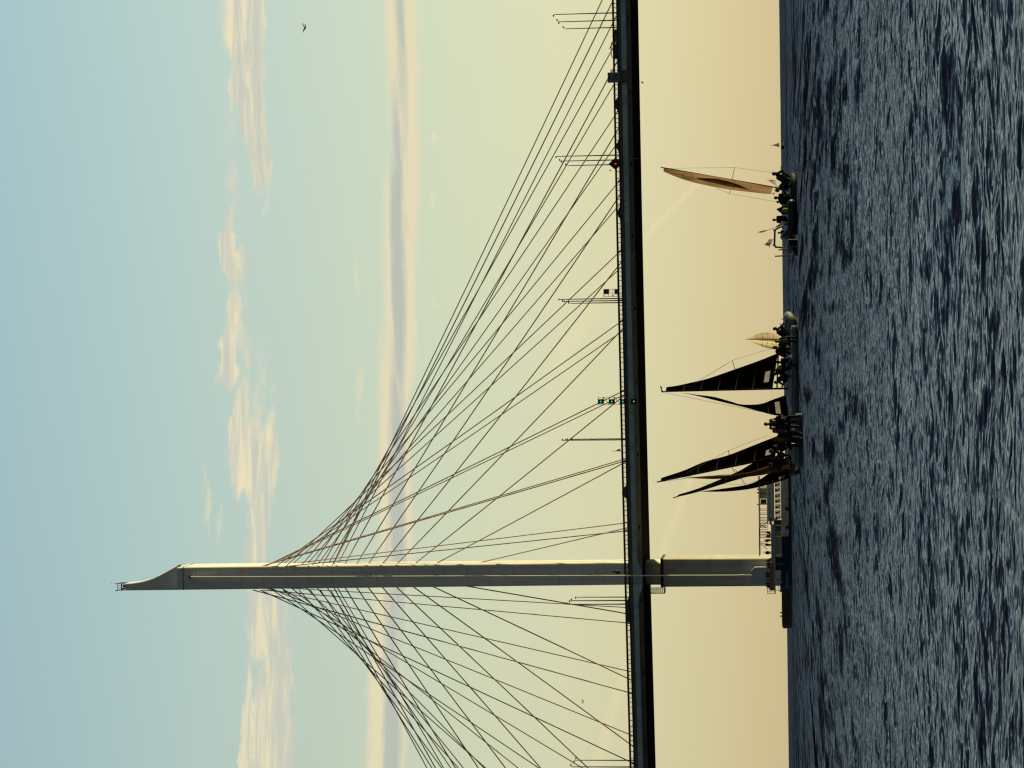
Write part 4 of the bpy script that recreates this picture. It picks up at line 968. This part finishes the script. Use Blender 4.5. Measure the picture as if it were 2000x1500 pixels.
# pale sail far beyond the centre boat
YB5 = 240.0
b5 = thing('sailing_boat', (P(1535, 662, YB5).x, YB5, 0), 'small sailing boat with a pale translucent sail behind the centre crew', 'sailboat')
hull(b5, 640, 690, YB5, 0, 0, 1.9, HUL, free=.6)
m_ = MB(); pole(m_, (1457, 662.5), (1538, 664), YB5, .03, .05); m_.build('mast', MAST, b5)
sail('mainsail', [(1457, 662.3), (1480, 662.6), (1500, 663), (1524, 663.5)], [(1458, 661.8), (1475, 654), (1492, 649.5), (1508, 651), (1522, 655)], YB5, -.5, .12, cloth('grey_cloth', (.35, .32, .25), (.60, .48, .32), .6), b5)
sail('jib', [(1458, 662.8), (1475, 671), (1490, 677), (1508, 681.5), (1520, 682)], [(1459, 662.6), (1480, 664.5), (1500, 665), (1522, 664.5)], YB5 + .1, -.3, .12, SAILW, b5)
m_ = MB(); line(m_, [(1480, 667), (1500, 671), (1521, 673)], YB5 - .5, .012); line(m_, [(1489, 671), (1489, 678)], YB5 - .5, .014); line(m_, [(1458, 662), (1522, 684)], YB5 - .3, .008); m_.build('rigging', MAST, b5)
# distant sail on the horizon
YB6 = 640.0
b6 = thing('sailing_boat', (P(1524, 282, YB6).x, YB6, 0), 'tiny distant sailing boat with a grey sail on the horizon line', 'sailboat')
m_ = MB(); a = P(1524, 290, YB6); m_.loft([[(P(1524, y, YB6).x, YB6 - w, .9), (P(1524, y, YB6).x, YB6 + w, .9), (P(1524, y, YB6).x, YB6 + w * .6, .05), (P(1524, y, YB6).x, YB6 - w * .6, .05)] for y, w in ((292, .9), (285, 1.2), (276, .1))]); m_.build('hull', HULD, b6)
sail('mainsail', [(1506, 284.5), (1514, 285.5), (1522, 287.5)], [(1506.5, 284), (1514, 281.5), (1522, 279)], YB6, 1.5, .1, cloth('far_cloth', (.16, .17, .16), (.2, .2, .17), .4), b6)

# grey inflatable at the stern of the centre boat
YG = 176.0
g = thing('inflatable_boat', (P(1550, 636, YG).x, YG, 0), 'light grey inflatable boat with metal handrail beyond the centre crew', 'motorboat')
def rib(parent, ya, yb, Y, r, m, w=1.0, rise=.35):
    A = P(1550, ya, Y); B = P(1550, yb, Y); L_ = B.x - A.x; n = 26; ctr = []
    for k in range(n + 1):
        t = k / n
        if t < .4: p = (A.x + L_ * .72 * t / .4, Y - w, .32)
        elif t > .6: p = (A.x + L_ * .72 * (1 - t) / .4, Y + w, .32)
        else:
            a_ = math.pi * (t - .4) / .2; p = (A.x + L_ * (.72 + .28 * math.sin(a_)), Y - w * math.cos(a_), .32 + rise * math.sin(a_) ** 2)
        if .25 < t <= .4: p = (p[0], p[1], .32 + .0)
        ctr.append(Vector(p))
    m_ = MB(); rings = []
    for k, p in enumerate(ctr):
        d = (ctr[min(n, k + 1)] - ctr[max(0, k - 1)]).normalized(); s_ = d.cross(Vector((0, 0, 1))).normalized(); rr = r * (1 if 0 < k < n else .5)
        rings.append([p + s_ * rr * math.cos(2 * math.pi * i / 12) + Vector((0, 0, 1)) * rr * math.sin(2 * math.pi * i / 12) for i in range(12)])
    m_.loft(rings); o = m_.build('tube', m, parent, smooth=True)
    m_ = MB(); m_.loft([[(A.x + L_ * t, Y - w * f, .3), (A.x + L_ * t, Y + w * f, .3), (A.x + L_ * t, Y + w * f * .5, -.2), (A.x + L_ * t, Y - w * f * .5, -.2)] for t, f in ((.02, .95), (.7, .95), (.95, .25))]); m_.build('floor', HULD, parent)
    return o
rib(g, 660, 617, YG, .32, mat('grey_tube', (.12, .12, .125), .6, var=.15, scale=3), .9, .25)
m_ = MB(); q = P(1540, 622, YG)
m_.box(P(1550, 652, YG).x, P(1550, 624, YG).x, YG - .8, YG + .8, .3, .82); m_.build('seat_box', MATS['grey_tube'], g)
m_ = MB(); m_.path([P(1534, 618.5, YG), P(1526.5, 624, YG), P(1534, 622, YG)], .025, 6); m_.path([P(1535, 619, YG), P(1535, 642, YG)], .03, 6); m_.build('handrail', STL, g)

# dark rigid inflatable beside the gold sail
YR = 158.0
rb = thing('inflatable_boat', (P(1550, 425, YR).x, YR, 0), 'long black rigid inflatable with upturned bow beside the gold sail boat', 'motorboat')
rib(rb, 392, 462, YR, .25, NAV, .95, .48)
m_ = MB(); m_.loft([[(x, YR - w, .3), (x, YR + w, .3), (x, YR + w * .8, h), (x, YR - w * .8, h)] for x, w, h in ((P(1550, 418, YR).x, .35, .9), (P(1550, 408, YR).x, .35, 1.25), (P(1550, 402, YR).x, .3, .8))]); m_.build('console', BLK, rb)
m_ = MB(); m_.box(P(1550, 399, YR).x, P(1550, 392, YR).x, YR - .25, YR + .25, .2, 1.0); m_.build('outboard_motor', BLK, rb)
m_ = MB(); m_.ball(P(1534, 411, YR - .4), (.16, .14, .22)); m_.build('dry_bag', CL['yellow'], rb)
m_ = MB(); m_.tube(P(1539.5, 431.5, YR - .3), P(1516, 443, YR - .3), .11, .05); m_.build('rolled_sheet', mat('cream_roll', (.7, .6, .32), .6), rb)
m_ = MB(); pole(m_, (1516, 443), (1496, 451), YR, .014); m_.build('flagstaff', SILV, rb)
m_ = MB(); q = [P(1498, 449.5, YR), P(1491, 450, YR), P(1478.5, 453.5, YR), P(1486, 454.8, YR), P(1495, 452.5, YR)]; m_.add(q, [(0, 1, 2, 3, 4)]); m_.build('flag', cloth('orange_flag', (.45, .18, .09), (.6, .3, .15), .4), rb)

YH = 200.0
h_ = thing('motorboat', (P(1545, 465, YH).x, YH, 0), 'low grey launch with a mauve tube arch and grey flag', 'motorboat')
hull(h_, 438, 490, YH, 0, 0, 2.0, mat('launch_grey', (.13, .14, .16), .5), free=.4)
m_ = MB(); m_.path([P(1531, 441, YH), P(1517, 446.5, YH), P(1513.5, 450, YH), P(1512.5, 478, YH), P(1515, 482.5, YH), P(1531, 483.5, YH)], .075, 8); arch = m_.build('arch', mat('mauve_tube', (.16, .13, .16), .4), h_)
m_ = MB(); m_.ball(P(1511, 449, YH), .07); m_.ball(P(1510.5, 478.5, YH), .07); m_.build('lamp', DKS, arch)
m_ = MB(); pole(m_, (1513, 463), (1502, 484), YH, .015); m_.build('flagstaff', SILV, h_)
m_ = MB(); up_ = [P(1509 - 1.2 * k, 467 + 2.8 * k, YH) for k in range(6)]; dn_ = [P(1501.5 - 1.6 * k + .8 * math.sin(k), 467.5 + 2.2 * k, YH - .1 * math.sin(k * 1.5)) for k in range(6)]
m_.grid([[a_, b_] for a_, b_ in zip(up_, dn_)]); m_.build('flag', cloth('grey_flag', (.17, .14, .14), (.4, .33, .3), .5), h_)
YJ = 160.0
jb = thing('mooring_raft', (P(1552, 482, YJ).x, YJ, 0), 'small black float with a yellow lid low in the water', 'float')
m_ = MB(); q = P(1550, 474, YJ); m_.loft([rounded(q.x - .22, q.x + .22, YJ - .25, YJ + .25, z, .1) for z in (-.1, .1, .42, .5)]); m_.build('drum', BLK, jb)
m_ = MB(); m_.loft([rounded(q.x - .0, q.x + .2, YJ - .2, YJ + .1, z, .05) for z in (.5, .58)]); m_.build('lid', CL['yellow'], jb)
m_ = MB(); q = P(1550, 492, YJ); m_.loft([[(x, YJ - w, z0_), (x, YJ + w, z0_), (x, YJ + w, z1_), (x, YJ - w, z1_)] for x, w, z0_, z1_ in ((q.x - .25, .2, -.1, .1), (q.x + .1, .25, -.1, .32), (q.x + .3, .2, -.1, .28))]); m_.build('pontoon', BLK, jb)
for y, x0 in ((486.5, 1520.5), (499, 1513)):
    c = P(1527, y, 300); t = thing('marker_pole', (c.x, 300, 0), 'slim rusty pole on the horizon, ' + ('the shorter, beside the mauve arch' if y < 490 else 'the taller, away from the arch'), 'pole')
    m_ = MB(); m_.tube((c.x, 300, -.3), P(x0, y + 1.5, 300), .10, .07); m_.build('shaft', mat('rusty_pole', (.10, .04, .03), .8), t)

# crews
def atp(x, y, Y, *a, **k):
    k.setdefault('scale', 1.13); return person(P(x, y, Y), *a, **k)
# (x, y) is where the seat or the feet are
atp(1546, 652, YB - .4, R(60), 'crouch', 'helmsman in black crouching over the stern of the centre boat', 'black', 'black', 'black')
atp(1544, 668, YB - .9, R(20), 'sit', 'crew in black jacket with pale shoulder sitting at the stern of the centre boat', 'black', 'navy', 'black', vest='grey')
atp(1542, 677, YB + .5, R(-30), 'sit', 'crew with dark cap rising highest behind the centre boat rail', 'black', 'black', 'black')
atp(1546, 690, YB - .6, R(80), 'crouch', 'crew in dark red vest bending under the end of the centre boom', 'black', 'black', 'black', vest='red')
atp(1547, 704, YB - .8, R(-50), 'sit', 'crew in black leaning forward beneath the centre mainsail', 'black', 'black', 'black')
atp(1545, 718, YB - .7, R(-75), 'crouch', 'crew in yellow green top working at the centre cabin', 'black', 'black', 'brown', vest='yellow')
atp(1548, 736, YB - .5, R(-60), 'crouch', 'crew kneeling on the centre foredeck near the mast', 'black', 'black', 'black')
# rail crew of the leaning boat
atp(1542, 822, YB2 - 1.0, R(10), 'hike', 'rail crew with lit edge at the right end of the leaning boat', 'black', 'black', 'brown')
atp(1529, 829, YB2 + .2, R(15), 'sit', 'tallest rail crew of the leaning boat, head above the others', 'black', 'black', 'brown')
atp(1541, 836, YB2 - .6, R(-5), 'hike', 'dark crew wedged between two taller crew on the leaning boat', 'brown', 'black', 'brown')
atp(1546, 843, YB2 - 1.1, R(-20), 'hike', 'rail crew with tan shoulders and bare legs on the leaning boat', 'black', 'black', 'brown', vest='tan')
atp(1545, 856, YB2 - 1.0, R(-30), 'sit', 'rail crew in orange life vest on the leaning boat', 'black', 'black', 'black', vest='orange')
atp(1546, 868, YB2 - .7, R(-60), 'crouch', 'crew in dark clothes beside the cabin of the leaning boat', 'black', 'black', 'black')
atp(1545, 893, YB2 - .3, R(-90), 'crouch', 'bowman in black crouching at the foot of the leaning mast', 'black', 'black', 'black')
# gold sail boat and inflatables
atp(1551, 350, YB4 - 2.0, R(120), 'crouch', 'crew bending over the stern with a bright edge to the right of the gold sail', 'black', 'black', 'brown', scale=1.3)
atp(1551, 359, YB4 - 1.6, R(-100), 'crouch', 'crew with grey sleeves working below the gold sail', 'grey', 'black', 'black')
atp(1543, 387, YB4 - 1.5, R(160), 'sit', 'crew in black on the left side of the gold sail boat', 'black', 'black', 'brown', vest='black')
atp(1540, 397, YB4 - 1.2, R(100), 'sit', 'crew with grey sleeve sitting beside the inflatable console', 'black', 'grey', 'black', scale=.85)
atp(1536, 427, YR, R(-35), 'sit', 'helmsman in dark jacket sitting upright in the black inflatable', 'brown', 'black', 'brown', scale=.95)
atp(1539, 452, YR + .3, R(-60), 'sit', 'small dark passenger low in the bow of the black inflatable', 'black', 'black', 'brown', scale=.7)
atp(1548, 640, YG - .3, R(30), 'sit', 'driver in black sitting low in the grey inflatable', 'black', 'black', 'black', scale=.8)

# ------------------------------------------------------------------ passenger ferry
YV = 432.0
def fx(y): return P(1520, y, YV).x
def fz(x, y=1040): return P(x, y, YV).z
V0 = YV - 2.6; V1 = YV + 2.6
fe = thing('passenger_ferry', (fx(1040), YV, 0), 'two deck passenger ferry with dark blue bow in front of the pier', 'ferry')
FW = mat('ferry_white', (.75, .72, .64), .5, var=.15, scale=1.0); FG = mat('ferry_grey', (.78, .76, .68), .6, var=.22, scale=.8)
weather(FG, 50, .4); weather(FW, 50, .3)
FB = mat('ferry_blue', (.018, .05, .13), .5, var=.15, scale=.6); FK = mat('ferry_black', (.006, .007, .012), .6)
FGL = film('ferry_glass', (.10, .11, .11), .75); FOR = mat('banner_brown', (.32, .10, .05), .7, var=.2, scale=2)
FP = mat('slab_blue_grey', (.35, .42, .45), .6, var=.1); CRM = mat('cream_trim', (.85, .78, .58), .6, var=.1)
def hb(parent, name, y0, y1, xt, xb, m, Y0=V0, Y1=V1, **k):
    m_ = MB(); m_.box(fx(max(y0, y1)), fx(min(y0, y1)), Y0, Y1, fz(xb), fz(xt)); return m_.build(name, m, parent)
# hull with raked blue bow
def hullloft(name, ys, m, ztop, zbot):
    m_ = MB(); rings = []
    for y, w in ys:
        rings.append([(fx(y), YV - w, ztop), (fx(y), YV + w, ztop), (fx(y) + .0, YV + w * .82, zbot), (fx(y) + .0, YV - w * .82, zbot)])
    m_.loft(rings); return m_.build(name, m, fe)
zw = -.3; zt_ = fz(1526)
hullloft('hull', [(905, 2.5), (940, 2.65), (1046, 2.65)], FG, zt_, zw)
bw = MB(); rings = []
for y, w, rk in ((1046, 2.65, 0), (1080, 2.6, 0), (1105, 2.3, .1), (1125, 1.7, .3), (1140, 1.0, .6), (1150, .35, .9), (1152, .1, 1.0)):
    zt2 = zt_ + .35 * max(0, (y - 1100) / 50); rings.append([(fx(y) - rk * .45, YV - w, zt2), (fx(y) - rk * .45, YV + w, zt2), (fx(y) + rk * .7, YV + w * .6, zw), (fx(y) + rk * .7, YV - w * .6, zw)])
bw.loft(rings); bow = bw.build('bow', FB, fe)
text_mesh('МОСКВА-9', .62, 'ship_name', mat('name_paint', (.25, .38, .52), .6), (fx(1131), V0 - .0, fz(1536.5)), bow).rotation_euler = (0, 0, 0)
for o_ in kids(bow): o_.rotation_euler = (0, 0, R(-26)); o_.location.y += .45
hb(fe, 'wale', 905, 1046, 1540.5, 1547, FK, V0 - .06, V1 + .06)
m_ = MB()
for y in (992, 1028): m_.ball((fx(y), V0 - .12, fz(1537)), (.3, .12, .28)); m_.box(fx(y + 3), fx(y - 3), V0 - .15, V0 - .06, fz(1544), fz(1538))
m_.build('fender', FK, fe)
# main deck cabin
cab = hb(fe, 'main_cabin', 1014, 1086, 1513.5, 1526, FG, V0 + .35, V1 - .35)
PANE = film('cabin_glass', (.45, .42, .32), .38)
wy = [940, 950.5, 961.5, 972, 983, 994, 1004.5]
for y in wy:
    fr = MB(); fr.box(fx(y + 9.2), fx(y), V0 + .30, V0 + .348, fz(1525.2), fz(1514.6)); w_ = fr.build('window', PANE, fe)
    m_ = MB(); k1 = random.uniform(.2, .45)
    m_.prism([(fx(y + 9), fz(1515)), (fx(y + 9 * k1), fz(1515)), (fx(y + 5), fz(1519.5)), (fx(y + 1), fz(1525)), (fx(y + 4), fz(1525)), (fx(y + 7.5), fz(1520))], V0 + .27, V0 + .295); m_.build('curtain_shape', mat('pane_dark', (.035, .035, .028), .3), w_)  # dark curtain shape set against each pane
    m_ = MB(); m_.box(fx(y + 9.8), fx(y + 9.2), V0 + .25, V0 + .34, fz(1526), fz(1513.6)); fr_ = mat('frame_brown', (.08, .07, .055), .6); m_.build('frame', fr_, w_); m_ = MB(); m_.box(fx(y + 9.8), fx(y + 9.2), V1 - .34, V1 - .25, fz(1526), fz(1513.6)); m_.build('frame', mat('frame_brown', (.08, .07, .055), .6), w_)
hb(cab, 'door', 1015.5, 1023, 1514, 1526, mat('door_dark', (.04, .042, .038), .6), V0 + .28, V0 + .348)
m_ = MB(); m_.box(fx(1036), fx(1026), V0 + .28, V0 + .348, fz(1525.5), fz(1514.5)); m_.build('window', GLS, cab)
m_ = MB(); m_.box(fx(1045), fx(1037), V0 + .28, V0 + .348, fz(1525.5), fz(1514.5)); m_.build('window', mat('pane_grey', (.2, .2, .19), .4), cab)
m_ = MB()
for y in (1024.5, 1046):
    m_ = MB(); m_.box(fx(y + .8), fx(y - .8), V0 + .22, V0 + .34, fz(1527), fz(1512)); m_.build('door_post', CRM, cab)
for y in (1048, 1056, 1064, 1072):
    m_ = MB(); m_.box(fx(y + 7), fx(y), V0 + .3, V0 + .348, fz(1525), fz(1515)); w_ = m_.build('window', mat('pane_olive', (.25, .25, .19), .4, var=.3), cab)
m_ = MB(); m_.box(fx(1112), fx(1086.2), V0 + .5, V1 - .5, fz(1526), fz(1513.6)); m_.build('bow_cabin', FK, fe)
# belt with faint lettering under the upper deck
belt = hb(fe, 'upper_belt', 936, 1016, 1501, 1513, mat('belt_mauve', (.66, .62, .62), .6, var=.2, scale=2), V0 + .15, V1 - .15)
m_ = MB()
for k in range(30):
    y = 952 + k * 1.8 + random.uniform(-.3, .3); m_.box(fx(y + 1), fx(y), V0 + .12, V0 + .148, fz(1506.5 + random.uniform(-.5, .5)), fz(1502.5))
m_.build('lettering', mat('belt_ink', (.42, .38, .40), .7), belt)
hb(fe, 'belt_rail', 936, 1018, 1509, 1510.4, FP, V0 + .05, V0 + .14); hb(fe, 'sill', 936, 1022, 1498.6, 1501, CRM, V0 + .02, V1 - .1)
# deck slab running forward
hb(fe, 'deck_slab', 1012, 1157, 1511.2, 1513.5, FP, V0 - .15, V1 + .15)
hb(fe, 'banner', 1099, 1150.5, 1501.5, 1511.2, FOR, V0 - .12, V0 - .05)
m_ = MB(); m_.box(fx(1099), fx(1022), V0 - .08, V0 - .03, fz(1511.2), fz(1506)); m_.build('bulwark', mat('bulwark_grey', (.22, .24, .26), .6), fe)
# upper deck roof and glazing
roof = hb(fe, 'roof', 928, 1030, 1482.6, 1485.2, CRM, V0 + .0, V1); hb(roof, 'roof_edge', 1030.2, 1083.5, 1482.4, 1484.6, mat('roof_maroon', (.10, .06, .07), .6), V0 + .3, V1 - .3)
gl = hb(fe, 'upper_glazing', 952, 972, 1485.2, 1498.6, mat('screen_tan', (.62, .54, .33), .5, var=.15), V0 + .3, V0 + .36)
m_ = MB(); m_.box(fx(983), fx(974), V0 + .3, V0 + .36, fz(1498), fz(1486.5)); m_.build('window', mat('screen_brown', (.03, .024, .02), .5), fe)
m_ = MB()
for y in (951, 962, 973, 984, 995, 1003, 1012, 1018, 1024, 1029, 1036, 1042, 1048, 1060):
    m_.tube((fx(y), V0 + .25, fz(1500)), (fx(y), V0 + .25, fz(1484.5)), .05); m_.tube((fx(y), V1 - .25, fz(1500)), (fx(y), V1 - .25, fz(1484.5)), .05)
for y, y2 in ((1018, 1028), (1030, 1022), (1070, 1060)): m_.tube((fx(y), V0 + .2, fz(1498)), (fx(y2), V0 + .2, fz(1485)), .05)
m_.build('roof_post', mat('post_brown', (.10, .055, .04), .6), fe)
m_ = MB()
for y in (940, 955, 962, 985): m_.ball((fx(y), YV, fz(1481.5)), (.12, .3, .2)); m_.tube((fx(y), YV, fz(1483)), (fx(y), YV, fz(1479 if y > 980 else 1480.5)), .03)
m_.build('roof_lamp', DKS, roof)
m_ = MB(); m_.loft([rounded(fx(1023), fx(1009), V0 - .2, V0 + .1, z, .1) for z in (fz(1508), fz(1503))]); m_.build('life_raft', mat('raft_mauve', (.16, .14, .18), .5), fe)
# rails
m_ = MB()
for yy in (V0 - .05, V1 + .05):
    for x in (1497.5, 1502, 1506.5): m_.tube((fx(1157), yy, fz(x)), (fx(1099) if x > 1497.6 else fx(1092), yy, fz(x)), .03)
    for y in (1157, 1152, 1099): m_.tube((fx(y), yy, fz(1512)), (fx(y), yy, fz(1497.5)), .035)
m_.tube((fx(1157), V0, fz(1497.5)), (fx(1157), V1, fz(1497.5)), .03)
m_.build('railing', SILV, fe)
m_ = MB(); m_.tube((fx(1099), V0 - .1, fz(1514)), (fx(1100.5), V0 - .1, fz(1531)), .07); m_.tube((fx(1131), V0 + .6, fz(1513.5)), (fx(1131), V0 + .6, fz(1526)), .05); m_.tube((fx(1151), V0 + 1.2, fz(1513)), (fx(1153), V0 + 1.5, fz(1526)), .05)
m_.tube((fx(1130), V0 + .5, fz(1519)), (fx(1150), V0 + 1.5, fz(1519)), .035); m_.build('stanchion', SILV, fe)
m_ = MB(); m_.ball((fx(1135), V0 + .9, fz(1525)), (.25, .2, .15)); m_.ball((fx(1148.5), V0 + 1.6, fz(1525.5)), (.2, .2, .15)); m_.build('searchlight', STL, fe)
# passengers (each of them seen only from the waist up)
psg = [(1038, 'passenger at the back of the open ferry deck beside the last roof posts', 'navy', 'sit'), (1046, 'passenger in black in the middle of the ferry upper deck', 'black', 'sit'), (1054, 'passenger in grey on the ferry upper deck', 'grey', 'stand'), (1063, 'passenger with pointed hood near the roof tip of the ferry', 'black', 'stand'),
       (1078, 'passenger in dark coat just left of the roof tip on the ferry', 'brown', 'stand'), (1094, 'ferry passenger in front of the sunlit pier edge', 'black', 'sit'), (1099, 'ferry passenger at the right end of the brown banner', 'black', 'sit'), (1106, 'ferry passenger in black behind the brown banner', 'black', 'sit'),
       (1118, 'ferry passenger in navy standing tallest behind the brown banner', 'navy', 'stand'), (1124, 'second tall ferry passenger in blue next to the one in navy', 'navy', 'stand'), (1131, 'ferry passenger in red behind the brown banner', 'red', 'stand'), (1138, 'ferry passenger in grey left of the red one', 'grey', 'stand'), (1144, 'ferry passenger nearest the front rail of the upper deck', 'black', 'sit')]
for k, (y, lb, c_, kd) in enumerate(psg):
    z = fz(1511) if kd == 'stand' else fz(1509) + .35
    hgt = .92 if kd == 'stand' else 1.0
    person((fx(y), V0 + .75 + .5 * (k % 2), z), R((k * 47) % 120 - 60), kd, lb, c_, 'black', 'brown' if k % 3 else 'black', scale=hgt)

# ------------------------------------------------------------------ birds
def bird(px, py, Y, label, k, flip=1):
    c = P(px, py, Y); t = thing('bird', c, label, 'bird'); m_ = MB(); D_ = Vector((1, 0, 0)) * flip
    m_.ball(c, (.42 * k, .2 * k, .15 * k), 12, 8, Matrix.Rotation(R(15), 3, 'Y')); m_.cone(c + D_ * -.3 * k + Vector((0, 0, .07 * k)), c + D_ * -.55 * k + Vector((0, 0, .02)), .10 * k, .03 * k)
    m_.build('body', CL['black'], t, smooth=True)
    for s_, up2 in ((-1, .62), (1, .75)):
        m_ = MB(); r0 = []; r1 = []
        for i in range(7):
            u = i / 6; x = s_ * u * .95 * k; z = up2 * k * math.sin(u * 2.0) * (.55 if s_ > 0 else .8); ch = .26 * k * (1 - u) ** .6 + .02
            r0.append(c + Vector((x, -ch * .3 - s_ * u * .4, z + ch * .4))); r1.append(c + Vector((x, ch * .8 - s_ * u * .4, z - ch * .4)))
        m_.grid([[a, b] for a, b in zip(r0, r1)]); m_.build('wing', CL['black'], t, smooth=True)
    m_ = MB(); m_.add([c + D_ * .3 * k, c + D_ * .75 * k + Vector((0, -.1, .1 * k)), c + D_ * .7 * k + Vector((0, .1, -.12 * k))], [(0, 1, 2)]); m_.build('tail', CL['black'], t)
bird(596, 54, 320, 'dark gull flying high alone in the open sky above the bridge', .62)
bird(1139, 1370, 380, 'small dark bird between the stay cables on the far side of the pylon', .42, -1)

# ------------------------------------------------------------------ render settings
S.view_settings.view_transform = 'Standard'; S.view_settings.look = 'None'; S.view_settings.exposure = 0; S.view_settings.gamma = 1
S.render.engine = 'CYCLES'
S.cycles.max_bounces = 6; S.cycles.transparent_max_bounces = 12
S.cycles.sample_clamp_indirect = 6; S.cycles.filter_width = 1.3
